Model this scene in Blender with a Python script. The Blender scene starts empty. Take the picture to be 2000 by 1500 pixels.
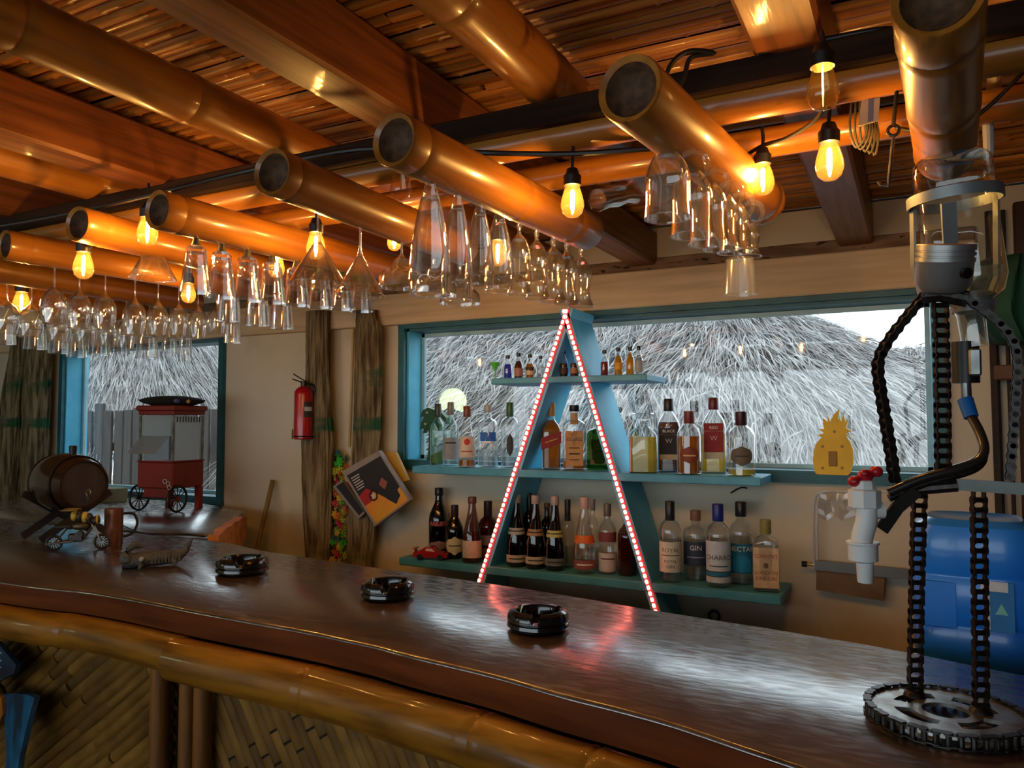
import bpy, bmesh, math, random
from mathutils import Vector, Matrix, Quaternion, noise as mnoise

random.seed(7)
SC = bpy.context.scene
COL = SC.collection
PI = math.pi

# ------------------------------------------------------------------ camera
E = 1.55                      # eye height
FPX = 1500.0                  # focal length in pixels of the 2000 px frame
YAW = math.radians(27.7)
PITCH = math.atan(72 / FPX)
cam_d = bpy.data.cameras.new('camera')
cam_d.sensor_width = 36.0
cam_d.lens = 36.0 * FPX / 2000.0
cam_d.clip_start = 0.02
cam = bpy.data.objects.new('camera', cam_d)
cam.location = (0, 0, E)
cam.rotation_euler = (PI / 2 + PITCH, 0, YAW)
COL.objects.link(cam)
SC.camera = cam

# ------------------------------------------------------------------ sky, exposure
SC.view_settings.view_transform = 'Standard'
SC.view_settings.look = 'None'
SC.view_settings.gamma = 1.0
SC.view_settings.use_curve_mapping = False
SC.view_settings.exposure = 0.42
world = bpy.data.worlds.new('overcast_sky')
SC.world = world
world.use_nodes = True
bg = world.node_tree.nodes['Background']
bg.inputs['Color'].default_value = (0.80, 0.92, 1.0, 1)
bg.inputs['Strength'].default_value = 2.1
SC.cycles.max_bounces = 10
SC.cycles.diffuse_bounces = 4
SC.cycles.glossy_bounces = 4
SC.cycles.transmission_bounces = 4
SC.cycles.transparent_max_bounces = 40
SC.cycles.caustics_reflective = False
SC.cycles.caustics_refractive = False
SC.cycles.sample_clamp_indirect = 3.0
SC.cycles.use_denoising = True

# ------------------------------------------------------------------ measuring the place
FW = Vector((-math.sin(YAW) * math.cos(PITCH), math.cos(YAW) * math.cos(PITCH), math.sin(PITCH)))
RT = Vector((math.cos(YAW), math.sin(YAW), 0))
UP = RT.cross(FW)
EYE = Vector((0, 0, E))

def pt(x, y, X=None, Y=None, Z=None, d=None):
    """point of the place seen at (x, y) of the photograph on a known plane"""
    r = FW + RT * ((x - 1000) / FPX) + UP * ((750 - y) / FPX)
    if d is not None: t = d
    elif Y is not None: t = Y / r.y
    elif X is not None: t = X / r.x
    else: t = (Z - E) / r.z
    return EYE + r * t

def dep(p):
    return (Vector(p) - EYE).dot(FW)

def mpp(p):
    return dep(p) / FPX

def px(p):
    v = Vector(p) - EYE
    d = v.dot(FW)
    return (1000 + FPX * v.dot(RT) / d, 750 - FPX * v.dot(UP) / d)

def face_cam(p):
    """z rotation that turns local -Y towards the camera"""
    return math.atan2(-p[1], -p[0]) + PI / 2

# ------------------------------------------------------------------ materials
MATS = {}
def rgb(r, g, b):
    """sRGB 0-255 to linear"""
    def f(c):
        c /= 255.0
        return c / 12.92 if c <= 0.04045 else ((c + 0.055) / 1.055) ** 2.4
    return (f(r), f(g), f(b), 1)

def mat(name, c1, c2=None, rough=0.5, metal=0.0, scale=(8, 8, 8), fac=(0.35, 0.65), bump=0.0, bscale=None,
        coat=0.0, rand=0.0, coords='Object', spec=0.5, blot=None, detail=4.0, emit=None, estr=0.0, alpha=1.0, trans=0.0, coat_rough=0.08, coat_ior=1.5, coat_rng=None):
    if name in MATS: return MATS[name]
    m = bpy.data.materials.new(name); m.use_nodes = True
    nt = m.node_tree; N = nt.nodes; L = nt.links
    b = N['Principled BSDF']
    tc = N.new('ShaderNodeTexCoord')
    mp = N.new('ShaderNodeMapping'); mp.inputs['Scale'].default_value = scale
    L.new(tc.outputs[coords], mp.inputs['Vector'])
    vec = mp.outputs['Vector']
    if rand:
        oi = N.new('ShaderNodeObjectInfo')
        ad = N.new('ShaderNodeVectorMath'); ad.operation = 'ADD'
        sc_ = N.new('ShaderNodeVectorMath'); sc_.operation = 'SCALE'
        cb = N.new('ShaderNodeCombineXYZ')
        for i in range(3): L.new(oi.outputs['Random'], cb.inputs[i])
        L.new(cb.outputs[0], sc_.inputs[0]); sc_.inputs['Scale'].default_value = 37.0
        L.new(vec, ad.inputs[0]); L.new(sc_.outputs[0], ad.inputs[1])
        vec = ad.outputs[0]
    nz = N.new('ShaderNodeTexNoise'); nz.inputs['Scale'].default_value = 1.0; nz.inputs['Detail'].default_value = detail
    L.new(vec, nz.inputs['Vector'])
    mr = N.new('ShaderNodeMapRange'); mr.inputs['From Min'].default_value = fac[0]; mr.inputs['From Max'].default_value = fac[1]
    L.new(nz.outputs['Fac'], mr.inputs['Value'])
    mx = N.new('ShaderNodeMix'); mx.data_type = 'RGBA'
    mx.inputs['A'].default_value = c1
    mx.inputs['B'].default_value = c2 if c2 else tuple(min(1, c * 0.82) for c in c1[:3]) + (1,)
    L.new(mr.outputs['Result'], mx.inputs['Factor'])
    col = mx.outputs['Result']
    if blot:                       # stains with a shape of their own: (colour, scale, lo, hi)
        n2 = N.new('ShaderNodeTexNoise'); n2.inputs['Detail'].default_value = 5
        m2 = N.new('ShaderNodeMapping'); m2.inputs['Scale'].default_value = blot[1]
        L.new(tc.outputs[coords], m2.inputs['Vector'])
        L.new(m2.outputs[0], n2.inputs['Vector']); n2.inputs['Scale'].default_value = 1
        r2 = N.new('ShaderNodeMapRange'); r2.inputs['From Min'].default_value = blot[2]; r2.inputs['From Max'].default_value = blot[3]
        L.new(n2.outputs['Fac'], r2.inputs['Value'])
        x2 = N.new('ShaderNodeMix'); x2.data_type = 'RGBA'
        L.new(r2.outputs[0], x2.inputs['Factor']); L.new(col, x2.inputs['A']); x2.inputs['B'].default_value = blot[0]
        col = x2.outputs['Result']
    if rand:
        hv = N.new('ShaderNodeHueSaturation')
        m3 = N.new('ShaderNodeMapRange'); m3.inputs['To Min'].default_value = 1 - rand; m3.inputs['To Max'].default_value = 1 + rand
        L.new(oi.outputs['Random'], m3.inputs['Value']); L.new(m3.outputs[0], hv.inputs['Value'])
        L.new(col, hv.inputs['Color']); col = hv.outputs['Color']
    L.new(col, b.inputs['Base Color'])
    b.inputs['Roughness'].default_value = rough
    b.inputs['Metallic'].default_value = metal
    b.inputs['Specular IOR Level'].default_value = spec
    if coat:
        b.inputs['Coat Weight'].default_value = coat
        b.inputs['Coat Roughness'].default_value = coat_rough
        b.inputs['Coat IOR'].default_value = coat_ior
    if trans: b.inputs['Transmission Weight'].default_value = trans
    if alpha < 1: b.inputs['Alpha'].default_value = alpha
    if emit:
        b.inputs['Emission Color'].default_value = emit; b.inputs['Emission Strength'].default_value = estr
    if bump:
        bn = N.new('ShaderNodeTexNoise'); bn.inputs['Scale'].default_value = 1; bn.inputs['Detail'].default_value = 6
        bm_ = N.new('ShaderNodeMapping'); bm_.inputs['Scale'].default_value = bscale or scale
        L.new(tc.outputs[coords], bm_.inputs['Vector']); L.new(bm_.outputs[0], bn.inputs['Vector'])
        bp = N.new('ShaderNodeBump'); bp.inputs['Strength'].default_value = bump; bp.inputs['Distance'].default_value = 0.01
        L.new(bn.outputs['Fac'], bp.inputs['Height']); L.new(bp.outputs[0], b.inputs['Normal'])
        if coat: L.new(bp.outputs[0], b.inputs['Coat Normal'])
        if coat_rng:               # scuffed varnish
            r4 = N.new('ShaderNodeMapRange'); r4.inputs['From Min'].default_value = .4; r4.inputs['From Max'].default_value = .62
            r4.inputs['To Min'].default_value = coat_rng[0]; r4.inputs['To Max'].default_value = coat_rng[1]
            L.new(bn.outputs['Fac'], r4.inputs['Value']); L.new(r4.outputs[0], b.inputs['Coat Roughness'])
    MATS[name] = m
    return m

def glass(name, tint=(0.97, 0.98, 0.98, 1), edge=1.0, body=0.0, bodycol=(0.9, 0.9, 0.9, 1), rough=0.02, power=3.0, base=0.05):
    """thin glass wall: clear head on, mirror-like at a glancing angle (Fresnel), optionally cloudy"""
    if name in MATS: return MATS[name]
    m = bpy.data.materials.new(name); m.use_nodes = True
    nt = m.node_tree; N = nt.nodes; L = nt.links
    N.remove(N['Principled BSDF']); out = N['Material Output']
    tr = N.new('ShaderNodeBsdfTransparent')
    nz = N.new('ShaderNodeTexNoise'); nz.inputs['Scale'].default_value = 30
    tcn = N.new('ShaderNodeTexCoord'); L.new(tcn.outputs['Object'], nz.inputs['Vector'])
    mx = N.new('ShaderNodeMix'); mx.data_type = 'RGBA'
    mx.inputs['A'].default_value = tint; mx.inputs['B'].default_value = tuple(c * 0.97 for c in tint[:3]) + (1,)
    L.new(nz.outputs['Fac'], mx.inputs['Factor']); L.new(mx.outputs['Result'], tr.inputs['Color'])
    gl = N.new('ShaderNodeBsdfGlossy'); gl.inputs['Roughness'].default_value = rough
    gl.inputs['Color'].default_value = (1, 1, 1, 1)
    lw = N.new('ShaderNodeLayerWeight'); lw.inputs['Blend'].default_value = 0.5
    pw = N.new('ShaderNodeMath'); pw.operation = 'POWER'; pw.inputs[1].default_value = power
    L.new(lw.outputs['Facing'], pw.inputs[0])
    ma = N.new('ShaderNodeMath'); ma.operation = 'MULTIPLY_ADD'; ma.inputs[1].default_value = 0.9 * edge; ma.inputs[2].default_value = base
    L.new(pw.outputs[0], ma.inputs[0])
    ms = N.new('ShaderNodeMixShader'); L.new(ma.outputs[0], ms.inputs[0])
    base_sh = tr.outputs[0]
    if body:
        df = N.new('ShaderNodeBsdfDiffuse'); df.inputs['Color'].default_value = bodycol
        tl = N.new('ShaderNodeBsdfTranslucent'); tl.inputs['Color'].default_value = bodycol
        ad = N.new('ShaderNodeMixShader'); ad.inputs[0].default_value = 0.6
        L.new(df.outputs[0], ad.inputs[1]); L.new(tl.outputs[0], ad.inputs[2])
        mb = N.new('ShaderNodeMixShader'); mb.inputs[0].default_value = body
        L.new(tr.outputs[0], mb.inputs[1]); L.new(ad.outputs[0], mb.inputs[2]); base_sh = mb.outputs[0]
    L.new(base_sh, ms.inputs[1]); L.new(gl.outputs[0], ms.inputs[2])
    L.new(ms.outputs[0], out.inputs['Surface'])
    MATS[name] = m
    return m

def glow(name, col, strength):
    if name in MATS: return MATS[name]
    m = bpy.data.materials.new(name); m.use_nodes = True
    nt = m.node_tree; N = nt.nodes; L = nt.links
    N.remove(N['Principled BSDF'])
    e = N.new('ShaderNodeEmission'); e.inputs['Color'].default_value = col; e.inputs['Strength'].default_value = strength
    L.new(e.outputs[0], N['Material Output'].inputs['Surface'])
    MATS[name] = m
    return m

bamboo_m = mat('varnished_bamboo', rgb(182, 118, 40), rgb(130, 76, 20), rough=0.38, scale=(30, 30, 2.2), fac=(0.3, 0.7), spec=.35,
               coat=0.4, coat_rough=.12, blot=(rgb(70, 34, 10), (9, 9, 5), 0.64, 0.72), bump=0.06, bscale=(40, 40, 5), rand=0.12)
bamboo_end_m = mat('cut_bamboo_end', rgb(96, 64, 34), rgb(58, 36, 18), rough=0.75, scale=(60, 60, 60))
cane_m = mat('cane_strip', rgb(206, 140, 62), rgb(150, 92, 36), rough=0.4, scale=(3, 60, 60), coat=0.25, rand=0.35)
redwood_m = mat('red_brown_timber', rgb(146, 84, 36), rgb(104, 56, 22), rough=0.5, scale=(50, 3, 50), bump=0.1, rand=0.1, coat=0.15)
dark_plank_m = mat('dark_plank', rgb(50, 30, 16), rgb(28, 17, 10), rough=0.85, spec=.15, scale=(4, 50, 50))
plaster_m = mat('cream_plaster', rgb(224, 212, 188), rgb(210, 197, 172), rough=0.85, scale=(1.6, 1.6, 1.6), bump=0.12, bscale=(40, 40, 40),
                blot=(rgb(184, 164, 134), (2.2, 2.2, 2.2), 0.58, 0.8))
lintel_m = mat('cream_painted_plank', rgb(230, 204, 166), rgb(208, 180, 140), rough=0.7, scale=(2, 20, 30), bump=0.1,
               blot=(rgb(60, 44, 30), (14, 60, 60), 0.72, 0.76))
teal_m = mat('teal_paint', rgb(28, 104, 118), rgb(20, 84, 98), rough=0.45, scale=(10, 10, 10), bump=0.05)
cyan_m = mat('light_blue_paint', rgb(96, 204, 240), rgb(80, 184, 226), rough=0.5, scale=(8, 8, 8), bump=0.05)
shelf_m = mat('shelf_blue_paint', rgb(84, 166, 196), rgb(68, 146, 176), rough=0.45, scale=(8, 8, 8), bump=0.04)
black_m = mat('black_plastic', rgb(18, 17, 17), rgb(12, 11, 11), rough=0.4)
gloss_black_m = mat('glossy_black', rgb(20, 18, 17), rgb(12, 11, 10), rough=0.15, coat=0.6)
steel_m = mat('grey_steel', rgb(150, 156, 158), rgb(112, 116, 116), rough=0.35, metal=0.9, scale=(20, 20, 20))
dark_steel_m = mat('oily_dark_steel', rgb(62, 60, 58), rgb(40, 34, 30), rough=0.38, metal=0.75, scale=(90, 90, 90),
                   blot=(rgb(84, 46, 26), (60, 60, 60), 0.62, 0.75))
white_m = mat('white_plastic', rgb(226, 230, 228), rgb(212, 218, 218), rough=0.4)
clear_m = glass('clear_glass', edge=1.0, power=1.8, base=0.07, body=0.02, bodycol=(1, .97, .93, 1))
stem_m = glass('glass_stem', edge=1.0, power=1.2, base=.16, rough=.04, body=.03, bodycol=(1, .97, .93, 1))
pane_m = glass('window_pane', tint=(0.97, 0.985, 0.985, 1), power=5.0, base=0.05)

# ------------------------------------------------------------------ mesh building
class MB:
    def __init__(s): s.v = []; s.f = []; s.M = Matrix.Identity(4)
    def add(s, vs, fs):
        o = len(s.v)
        s.v += [tuple(s.M @ Vector(v)) for v in vs]
        s.f += [tuple(i + o for i in f) for f in fs]
        return s
    def box(s, c, d, M=None):
        x, y, z = c; a, b, e = d[0] / 2, d[1] / 2, d[2] / 2
        vs = [(x + i * a, y + j * b, z + k * e) for i in (-1, 1) for j in (-1, 1) for k in (-1, 1)]
        if M is not None: vs = [tuple(M @ Vector(v)) for v in vs]
        return s.add(vs, [(0, 1, 3, 2), (4, 6, 7, 5), (0, 4, 5, 1), (2, 3, 7, 6), (0, 2, 6, 4), (1, 5, 7, 3)])
    def bbox(s, c, d, b=0.004):
        """bevelled box"""
        x, y, z = c; hx, hy, hz = d[0] / 2, d[1] / 2, d[2] / 2
        b = min(b, hx * .9, hy * .9, hz * .9)
        rings = []
        def ring(hx_, hy_, z_): return [(x - hx_ + b, y - hy_, z_), (x + hx_ - b, y - hy_, z_), (x + hx_, y - hy_ + b, z_), (x + hx_, y + hy_ - b, z_),
                                        (x + hx_ - b, y + hy_, z_), (x - hx_ + b, y + hy_, z_), (x - hx_, y + hy_ - b, z_), (x - hx_, y - hy_ + b, z_)]
        rings = [ring(hx - b, hy - b, z - hz), ring(hx, hy, z - hz + b), ring(hx, hy, z + hz - b), ring(hx - b, hy - b, z + hz)]
        return s.loft(rings, True, True)
    def loft(s, rings, cap0=False, cap1=False, closed=True):
        n = len(rings[0]); vs = [p for r in rings for p in r]; fs = []
        for i in range(len(rings) - 1):
            for j in range(n if closed else n - 1):
                k = (j + 1) % n
                fs.append((i * n + j, i * n + k, (i + 1) * n + k, (i + 1) * n + j))
        if cap0: fs.append(tuple(range(n - 1, -1, -1)))
        if cap1: fs.append(tuple((len(rings) - 1) * n + j for j in range(n)))
        return s.add(vs, fs)
    def lathe(s, prof, seg=20, sec=None, c=(0, 0), cap0=False, cap1=False):
        """profile [(r, z)] turned about z; sec(angle) multiplies the radius"""
        rings = []
        for r, z in prof:
            ring = []
            for j in range(seg):
                a = 2 * PI * j / seg
                q = r * (sec(a) if sec else 1)
                ring.append((c[0] + q * math.cos(a), c[1] + q * math.sin(a), z))
            rings.append(ring)
        return s.loft(rings, cap0, cap1)
    def tube(s, pts, r, seg=8, caps=True, rs=None):
        pts = [Vector(p) for p in pts]
        rings = []; up = None
        for i, p in enumerate(pts):
            t = (pts[min(i + 1, len(pts) - 1)] - pts[max(i - 1, 0)])
            if t.length < 1e-9: t = Vector((0, 0, 1))
            t.normalize()
            if up is None:
                up = Vector((0, 0, 1)) if abs(t.z) < 0.9 else Vector((1, 0, 0))
            a = up - t * up.dot(t)
            if a.length < 1e-6: a = Vector((1, 0, 0)) - t * t.x
            a.normalize(); b = t.cross(a); up = a
            R = rs[i] if rs else r
            rings.append([tuple(p + (a * math.cos(2 * PI * j / seg) + b * math.sin(2 * PI * j / seg)) * R) for j in range(seg)])
        return s.loft(rings, caps, caps)
    def cyl(s, a, b, r, seg=12, r2=None):
        return s.tube([a, b], r, seg, True, [r, r if r2 is None else r2])
    def prism(s, poly, z0, z1):
        """polygon [(x, y)] standing from z0 to z1"""
        n = len(poly)
        vs = [(x, y, z0) for x, y in poly] + [(x, y, z1) for x, y in poly]
        fs = [tuple(range(n - 1, -1, -1)), tuple(range(n, 2 * n))] + [(i, (i + 1) % n, n + (i + 1) % n, n + i) for i in range(n)]
        return s.add(vs, fs)
    def plate(s, poly, y0, y1):
        """polygon [(x, z)] with thickness along y"""
        n = len(poly)
        vs = [(x, y0, z) for x, z in poly] + [(x, y1, z) for x, z in poly]
        fs = [tuple(range(n)), tuple(range(2 * n - 1, n - 1, -1))] + [((i + 1) % n, i, n + i, n + (i + 1) % n) for i in range(n)]
        return s.add(vs, fs)
    def ball(s, c, r, seg=14, rings=8, sc=(1, 1, 1)):
        prof = []
        rr = [[(c[0] + sc[0] * r * math.sin(PI * i / rings) * math.cos(2 * PI * j / seg), c[1] + sc[1] * r * math.sin(PI * i / rings) * math.sin(2 * PI * j / seg),
                c[2] - sc[2] * r * math.cos(PI * i / rings)) for j in range(seg)] for i in range(1, rings)]
        s.loft(rr, True, True)
        return s
    def torus(s, c, R, r, seg=24, sub=8, axis='Z', a0=0, a1=2 * PI):
        full = abs(a1 - a0 - 2 * PI) < 1e-6
        n = seg if full else seg + 1
        rings = []
        for i in range(n):
            a = a0 + (a1 - a0) * i / seg
            ring = []
            for j in range(sub):
                b = 2 * PI * j / sub
                q = R + r * math.cos(b); h = r * math.sin(b)
                p = (q * math.cos(a), q * math.sin(a), h)
                if axis == 'Y': p = (p[0], p[2], p[1])
                if axis == 'X': p = (p[2], p[0], p[1])
                ring.append((c[0] + p[0], c[1] + p[1], c[2] + p[2]))
            rings.append(ring)
        if full: rings.append(rings[0])
        return s.loft(rings, not full, not full)
    def mesh(s, name, m, smooth=True, angle=35):
        me = bpy.data.meshes.new(name)
        me.from_pydata(s.v, [], s.f)
        bm = bmesh.new(); bm.from_mesh(me)
        bmesh.ops.remove_doubles(bm, verts=bm.verts, dist=1e-6)
        bmesh.ops.recalc_face_normals(bm, faces=bm.faces)
        if smooth:
            lim = math.radians(angle)
            for f in bm.faces: f.smooth = True
            for e in bm.edges:
                if len(e.link_faces) == 2 and e.calc_face_angle(0) > lim: e.smooth = False
        bm.to_mesh(me); bm.free()
        if m is not None: me.materials.append(m)
        return me
    def build(s, name, m, parent=None, smooth=True, loc=None, rot=None, angle=35, label=None):
        return link(name, s.mesh(name, m, smooth, angle), parent, loc, rot, label)

def link(name, me, parent=None, loc=None, rot=None, label=None):
    o = bpy.data.objects.new(name, me); COL.objects.link(o)
    if parent is not None: o.parent = parent
    if loc is not None: o.location = loc
    if rot is not None: o.rotation_euler = rot
    if label: o['label'] = label
    return o

def tag(o, label, cat=None, group=None, kind=None):
    if label: o['label'] = label
    if cat: o['category'] = cat
    if group: o['group'] = group
    if kind: o['kind'] = kind
    return o

def struct(o, label=None, cat=None):
    o['kind'] = 'structure'
    if label: o['label'] = label
    if cat: o['category'] = cat
    return o

def thing(name, label, cat, loc=(0, 0, 0), rotz=0.0, group=None):
    o = bpy.data.objects.new(name, None); COL.objects.link(o)
    o.empty_display_size = 0.05
    o.location = loc; o.rotation_euler = (0, 0, rotz)
    return tag(o, label, cat, group)

def copy_tree(o, parent=None):
    c = o.copy(); COL.objects.link(c); c.parent = parent
    for ch in list(o.children): copy_tree(ch, c)
    return c

def aim(o, a, b):
    """lay an object built along local z from a to b"""
    a = Vector(a); b = Vector(b)
    o.location = a
    o.rotation_mode = 'QUATERNION'
    o.rotation_quaternion = (b - a).to_track_quat('Z', 'Y')
    return o

def text_geo(body, size, align='CENTER'):
    cu = bpy.data.curves.new('t', 'FONT'); cu.body = body; cu.size = size
    cu.align_x = align; cu.align_y = 'CENTER'; cu.resolution_u = 2
    ob = bpy.data.objects.new('t', cu); COL.objects.link(ob)
    dg = bpy.context.evaluated_depsgraph_get()
    me = ob.evaluated_get(dg).to_mesh()
    vs = [tuple(v.co) for v in me.vertices]; fs = [tuple(p.vertices) for p in me.polygons]
    ob.evaluated_get(dg).to_mesh_clear()
    bpy.data.objects.remove(ob); bpy.data.curves.remove(cu)
    return vs, fs

def smooth_curve(pts, n=6):
    """Catmull-Rom through the points"""
    P = [Vector(p) for p in pts]; out = []
    for i in range(len(P) - 1):
        p0 = P[max(i - 1, 0)]; p1 = P[i]; p2 = P[i + 1]; p3 = P[min(i + 2, len(P) - 1)]
        for k in range(n):
            t = k / n
            out.append(0.5 * ((2 * p1) + (p2 - p0) * t + (2 * p0 - 5 * p1 + 4 * p2 - p3) * t * t + (3 * p1 - p0 - 3 * p2 + p3) * t ** 3))
    out.append(P[-1])
    return out
# ================================================================== the room
WY = 3.15                      # inner face of the window wall
CZ = E + 0.79                  # underside of the cane ceiling
CT = E - 0.47                  # counter top

W1 = (-2.26, 0.08, E - 0.215, E + 0.47)      # long window: x0, x1, z0, z1
W2 = (-5.03, -3.54, E - 0.46, E + 0.50)      # small window

wb = MB()
def wbox(x0, x1, z0, z1, y0=WY, y1=WY + 0.14):
    wb.box(((x0 + x1) / 2, (y0 + y1) / 2, (z0 + z1) / 2), (x1 - x0, y1 - y0, z1 - z0))
ZT = CZ + 0.03
wbox(-6.5, W2[0], 0, ZT); wbox(W2[1], W1[0], 0, ZT); wbox(W1[1], 1.69, 0, ZT)
wbox(W2[0], W2[1], 0, W2[2]); wbox(W2[0], W2[1], W2[3], ZT)
wbox(W1[0], W1[1], 0, W1[2]); wbox(W1[0], W1[1], W1[3], ZT)
wall = struct(wb.build('wall_back', plaster_m, smooth=False), 'cream plastered wall with two teal framed windows')
struct(MB().box((-6.56, 0.6, ZT / 2), (0.12, 5.4, ZT)).build('wall_left', plaster_m, smooth=False), 'cream plastered side wall')
struct(MB().box((1.75, 0.55, ZT / 2), (0.12, 5.4, ZT)).build('wall_right', mat('dark_timber_wall', rgb(84, 52, 30), rgb(50, 30, 18), rough=0.7, scale=(4, 4, 30)), smooth=False), 'dark timber side wall')
fwb = MB()                                       # unseen wall added behind the camera; its opening limits the daylight fill
for x0, x1, z0, z1 in ((-6.62, -4.6, 0, ZT), (0.9, 1.81, 0, ZT), (-4.6, 0.9, 0, .95), (-4.6, 0.9, 2.1, ZT)):
    fwb.box(((x0 + x1) / 2, -2.2, (z0 + z1) / 2), (x1 - x0, .12, z1 - z0))
struct(fwb.build('wall_unseen', plaster_m, smooth=False), 'unseen cream wall added to limit the daylight, with a wide opening facing the bar')
struct(MB().box((-2.4, 0.4, -0.05), (8.6, 6.2, 0.1)).build('floor', mat('dark_floor', rgb(92, 80, 66), rgb(70, 60, 50), rough=0.6, scale=(3, 3, 3)), smooth=False), 'dull brown bar floor')
ceil = struct(MB().box((-2.4, 0.6, CZ + 0.075), (8.3, 5.4, 0.06)).build('ceiling', mat('dark_ceiling_board', rgb(92, 54, 24), rgb(60, 34, 16), rough=0.8, scale=(3, 12, 12)), smooth=False),
              'ceiling of split cane laid over rafters')

# split cane strips of the ceiling
def cane_mesh(L, w, seed):
    rnd = random.Random(seed)
    b = MB(); rings = []
    xs = [0]
    while xs[-1] < L:
        nx = xs[-1] + rnd.uniform(0.22, 0.34)
        xs += [nx - 0.006, nx, nx + 0.006]
    xs = [x for x in xs if x < L] + [L]
    for i, x in enumerate(xs):
        node = (i % 3 == 2)
        h = 0.011 + (0.004 if node else 0); ww = w / 2 + (0.001 if node else 0)
        wob = 0.003 * math.sin(x * 3.1 + seed) + rnd.uniform(-.001, .001)
        rings.append([(x, wob - ww, 0.0), (x, wob - ww * .72, -h * .7), (x, wob, -h), (x, wob + ww * .72, -h * .7), (x, wob + ww, 0.0)])
    b.loft(rings, True, True)
    return b.mesh('cane_strip', cane_m, angle=60)
cane_meshes = [cane_mesh(2.25, 0.030, s) for s in range(6)]
ci = 0; y = 0.62
while y < 3.14:
    x = -5.3 - random.uniform(0, 0.5)
    for k in range(3):
        o = link('cane_strip', cane_meshes[ci % 6], ceil)
        o.location = (x, y + random.uniform(-.004, .004), CZ + 0.044 + random.uniform(-.010, .002))
        o.rotation_euler = (random.uniform(-.12, .12), random.uniform(-.002, .002), random.uniform(-.004, .004))
        x += 2.262; ci += 1
    y += 0.0272

# ------------------------------------------------------------------ bamboo
def bamboo_mesh(L, r, nodes, taper=1.0, seg=28, name='bamboo'):
    zs = [0.0]
    prof = [(r * .80, 0.006), (r * .97, 0.0), (r, 0.004)]
    stops = sorted(nodes)
    def R(z): return r * (1 + (taper - 1) * z / L)
    last = 0.02
    for n in stops:
        prof += [((R(n) * 1.0), n - 0.03), (R(n) * 1.022, n - 0.008), (R(n) * 0.985, n - 0.002), (R(n) * 0.985, n + 0.002), (R(n) * 1.03, n + 0.008), (R(n) * 1.0, n + 0.03)]
    prof += [(R(L), L - 0.004), (R(L) * .97, L), (R(L) * .80, L - 0.006)]
    return MB().lathe(prof, seg).mesh(name, bamboo_m, angle=50)

def bamboo(name, a, b, r, nodes, label, cat, group=None, taper=1.0, parent=None, ends=(True, True)):
    a = Vector(a); b = Vector(b); L = (b - a).length
    o = link(name, bamboo_mesh(L, r, nodes, taper, name=name))
    if parent is None: tag(o, label, cat, group)
    else: o.parent = parent
    aim(o, a, b)
    for k, on in enumerate(ends):
        if not on: continue
        R = r if k == 0 else r * taper
        prof = [(R * .985, 0.003), (R * .80, 0.008), (R * .74, 0.022), (R * .5, 0.032), (R * .25, 0.037), (0.0005, 0.039)]
        if k: prof = [(q, L - z) for q, z in prof]
        MB().lathe(prof, 24).build('cut_end', bamboo_end_m, o, angle=60)
    return o

# rafters
for X, r, ph, lab in ((-0.67, .056, .80, 'thick bamboo rafter between the mug pole and the tall beer glass pole'), (-1.415, .055, .52, 'thick bamboo rafter above the martini glass pole'),
                      (-2.17, .055, .40, 'thick bamboo rafter above the wine glass pole'), (-2.98, .055, .3, 'thick bamboo rafter above the corner wine glasses')):
    bamboo('bamboo_rafter', (X, 0.25, E + .66 + r), (X, 3.14, E + .66 + r), r, [ph, ph + .37, ph + .78, ph + 1.2, ph + 1.65, ph + 2.1],
           lab, 'rafter', 'round bamboo rafters', ends=(False, False))
for X, w, lab in ((-0.185, .12, 'square timber rafter over the two amber bulbs beside the mugs'), (-1.01, .11, 'square timber rafter above the tall beer glass pole'), (-1.885, .12, 'square timber rafter above the crystal goblet pole'),
                  (-2.62, .12, 'square timber rafter above the corner racks'), (0.62, .12, 'square timber rafter above the water jug side')):
    b = MB().bbox((X, 1.7, E + .66 + .07), (w, 2.88, .145), .008)
    tag(b.build('timber_rafter', redwood_m, smooth=False), lab, 'rafter', 'square timber rafters')

# cross beams that carry the glass racks
xb1 = bamboo('cross_pole', (-4.6, 1.47, E + .603), (1.68, 1.47, E + .603), .034, [.3 + .36 * i for i in range(17)],
             'thin bamboo cross pole below a dark plank, carrying the glass racks', 'pole')
tag(MB().bbox((-1.47, 1.425, E + .638), (6.26, .025, .052), .004).build('dark_plank', dark_plank_m, smooth=False), 'dark plank lying along the thin bamboo cross pole', 'plank')
xb2 = bamboo('cross_pole', (-4.6, 1.70, E + .60), (1.68, 1.70, E + .60), .032, [.42 + .39 * i for i in range(15)],
             'thin bamboo cross pole without a plank, lit orange by the bulbs', 'pole')

RZ = E + 0.505
RACK = {}
def rack(key, p0, p1, r, nodes, label):
    a = pt(p0[0], p0[1], Z=RZ); b = pt(p1[0], p1[1], Z=RZ) if len(p1) == 2 else Vector(p1[1:])
    o = bamboo('rack_pole', a, b, r, nodes, label, 'pole', 'bamboo glass rack poles')
    RACK[key] = (a, b, r)
    return o
rack(5, (1832, -12), (1846, 288), .052, [.10, .36, .60], 'orange bamboo rack pole beside the chain drink tower, no glasses on it')
rack(4, (1228, 172), (1485, 392), .053, [.50, .70], 'bamboo rack pole with beer mugs hanging under it')
rack(3, (768, 272), (1146, 452), .050, [.05, .42, .67], 'bamboo rack pole with tall beer glasses hanging under it')
rack(2, (530, 335), (906, 486), .049, [.04, .48], 'bamboo rack pole with martini glasses hanging under it')
rack(1, (306, 409), (768, 528), .048, [.05, .50], 'bamboo rack pole with cut crystal goblets hanging under it')
rack(0, (150, 437), (600, 548), .046, [.06, .52], 'bamboo rack pole with a flared glass dish under it')
rack(-1, (8, 478), (505, 563), .044, [.06, .55], 'bamboo rack pole with round wine glasses hanging under it')
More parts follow.
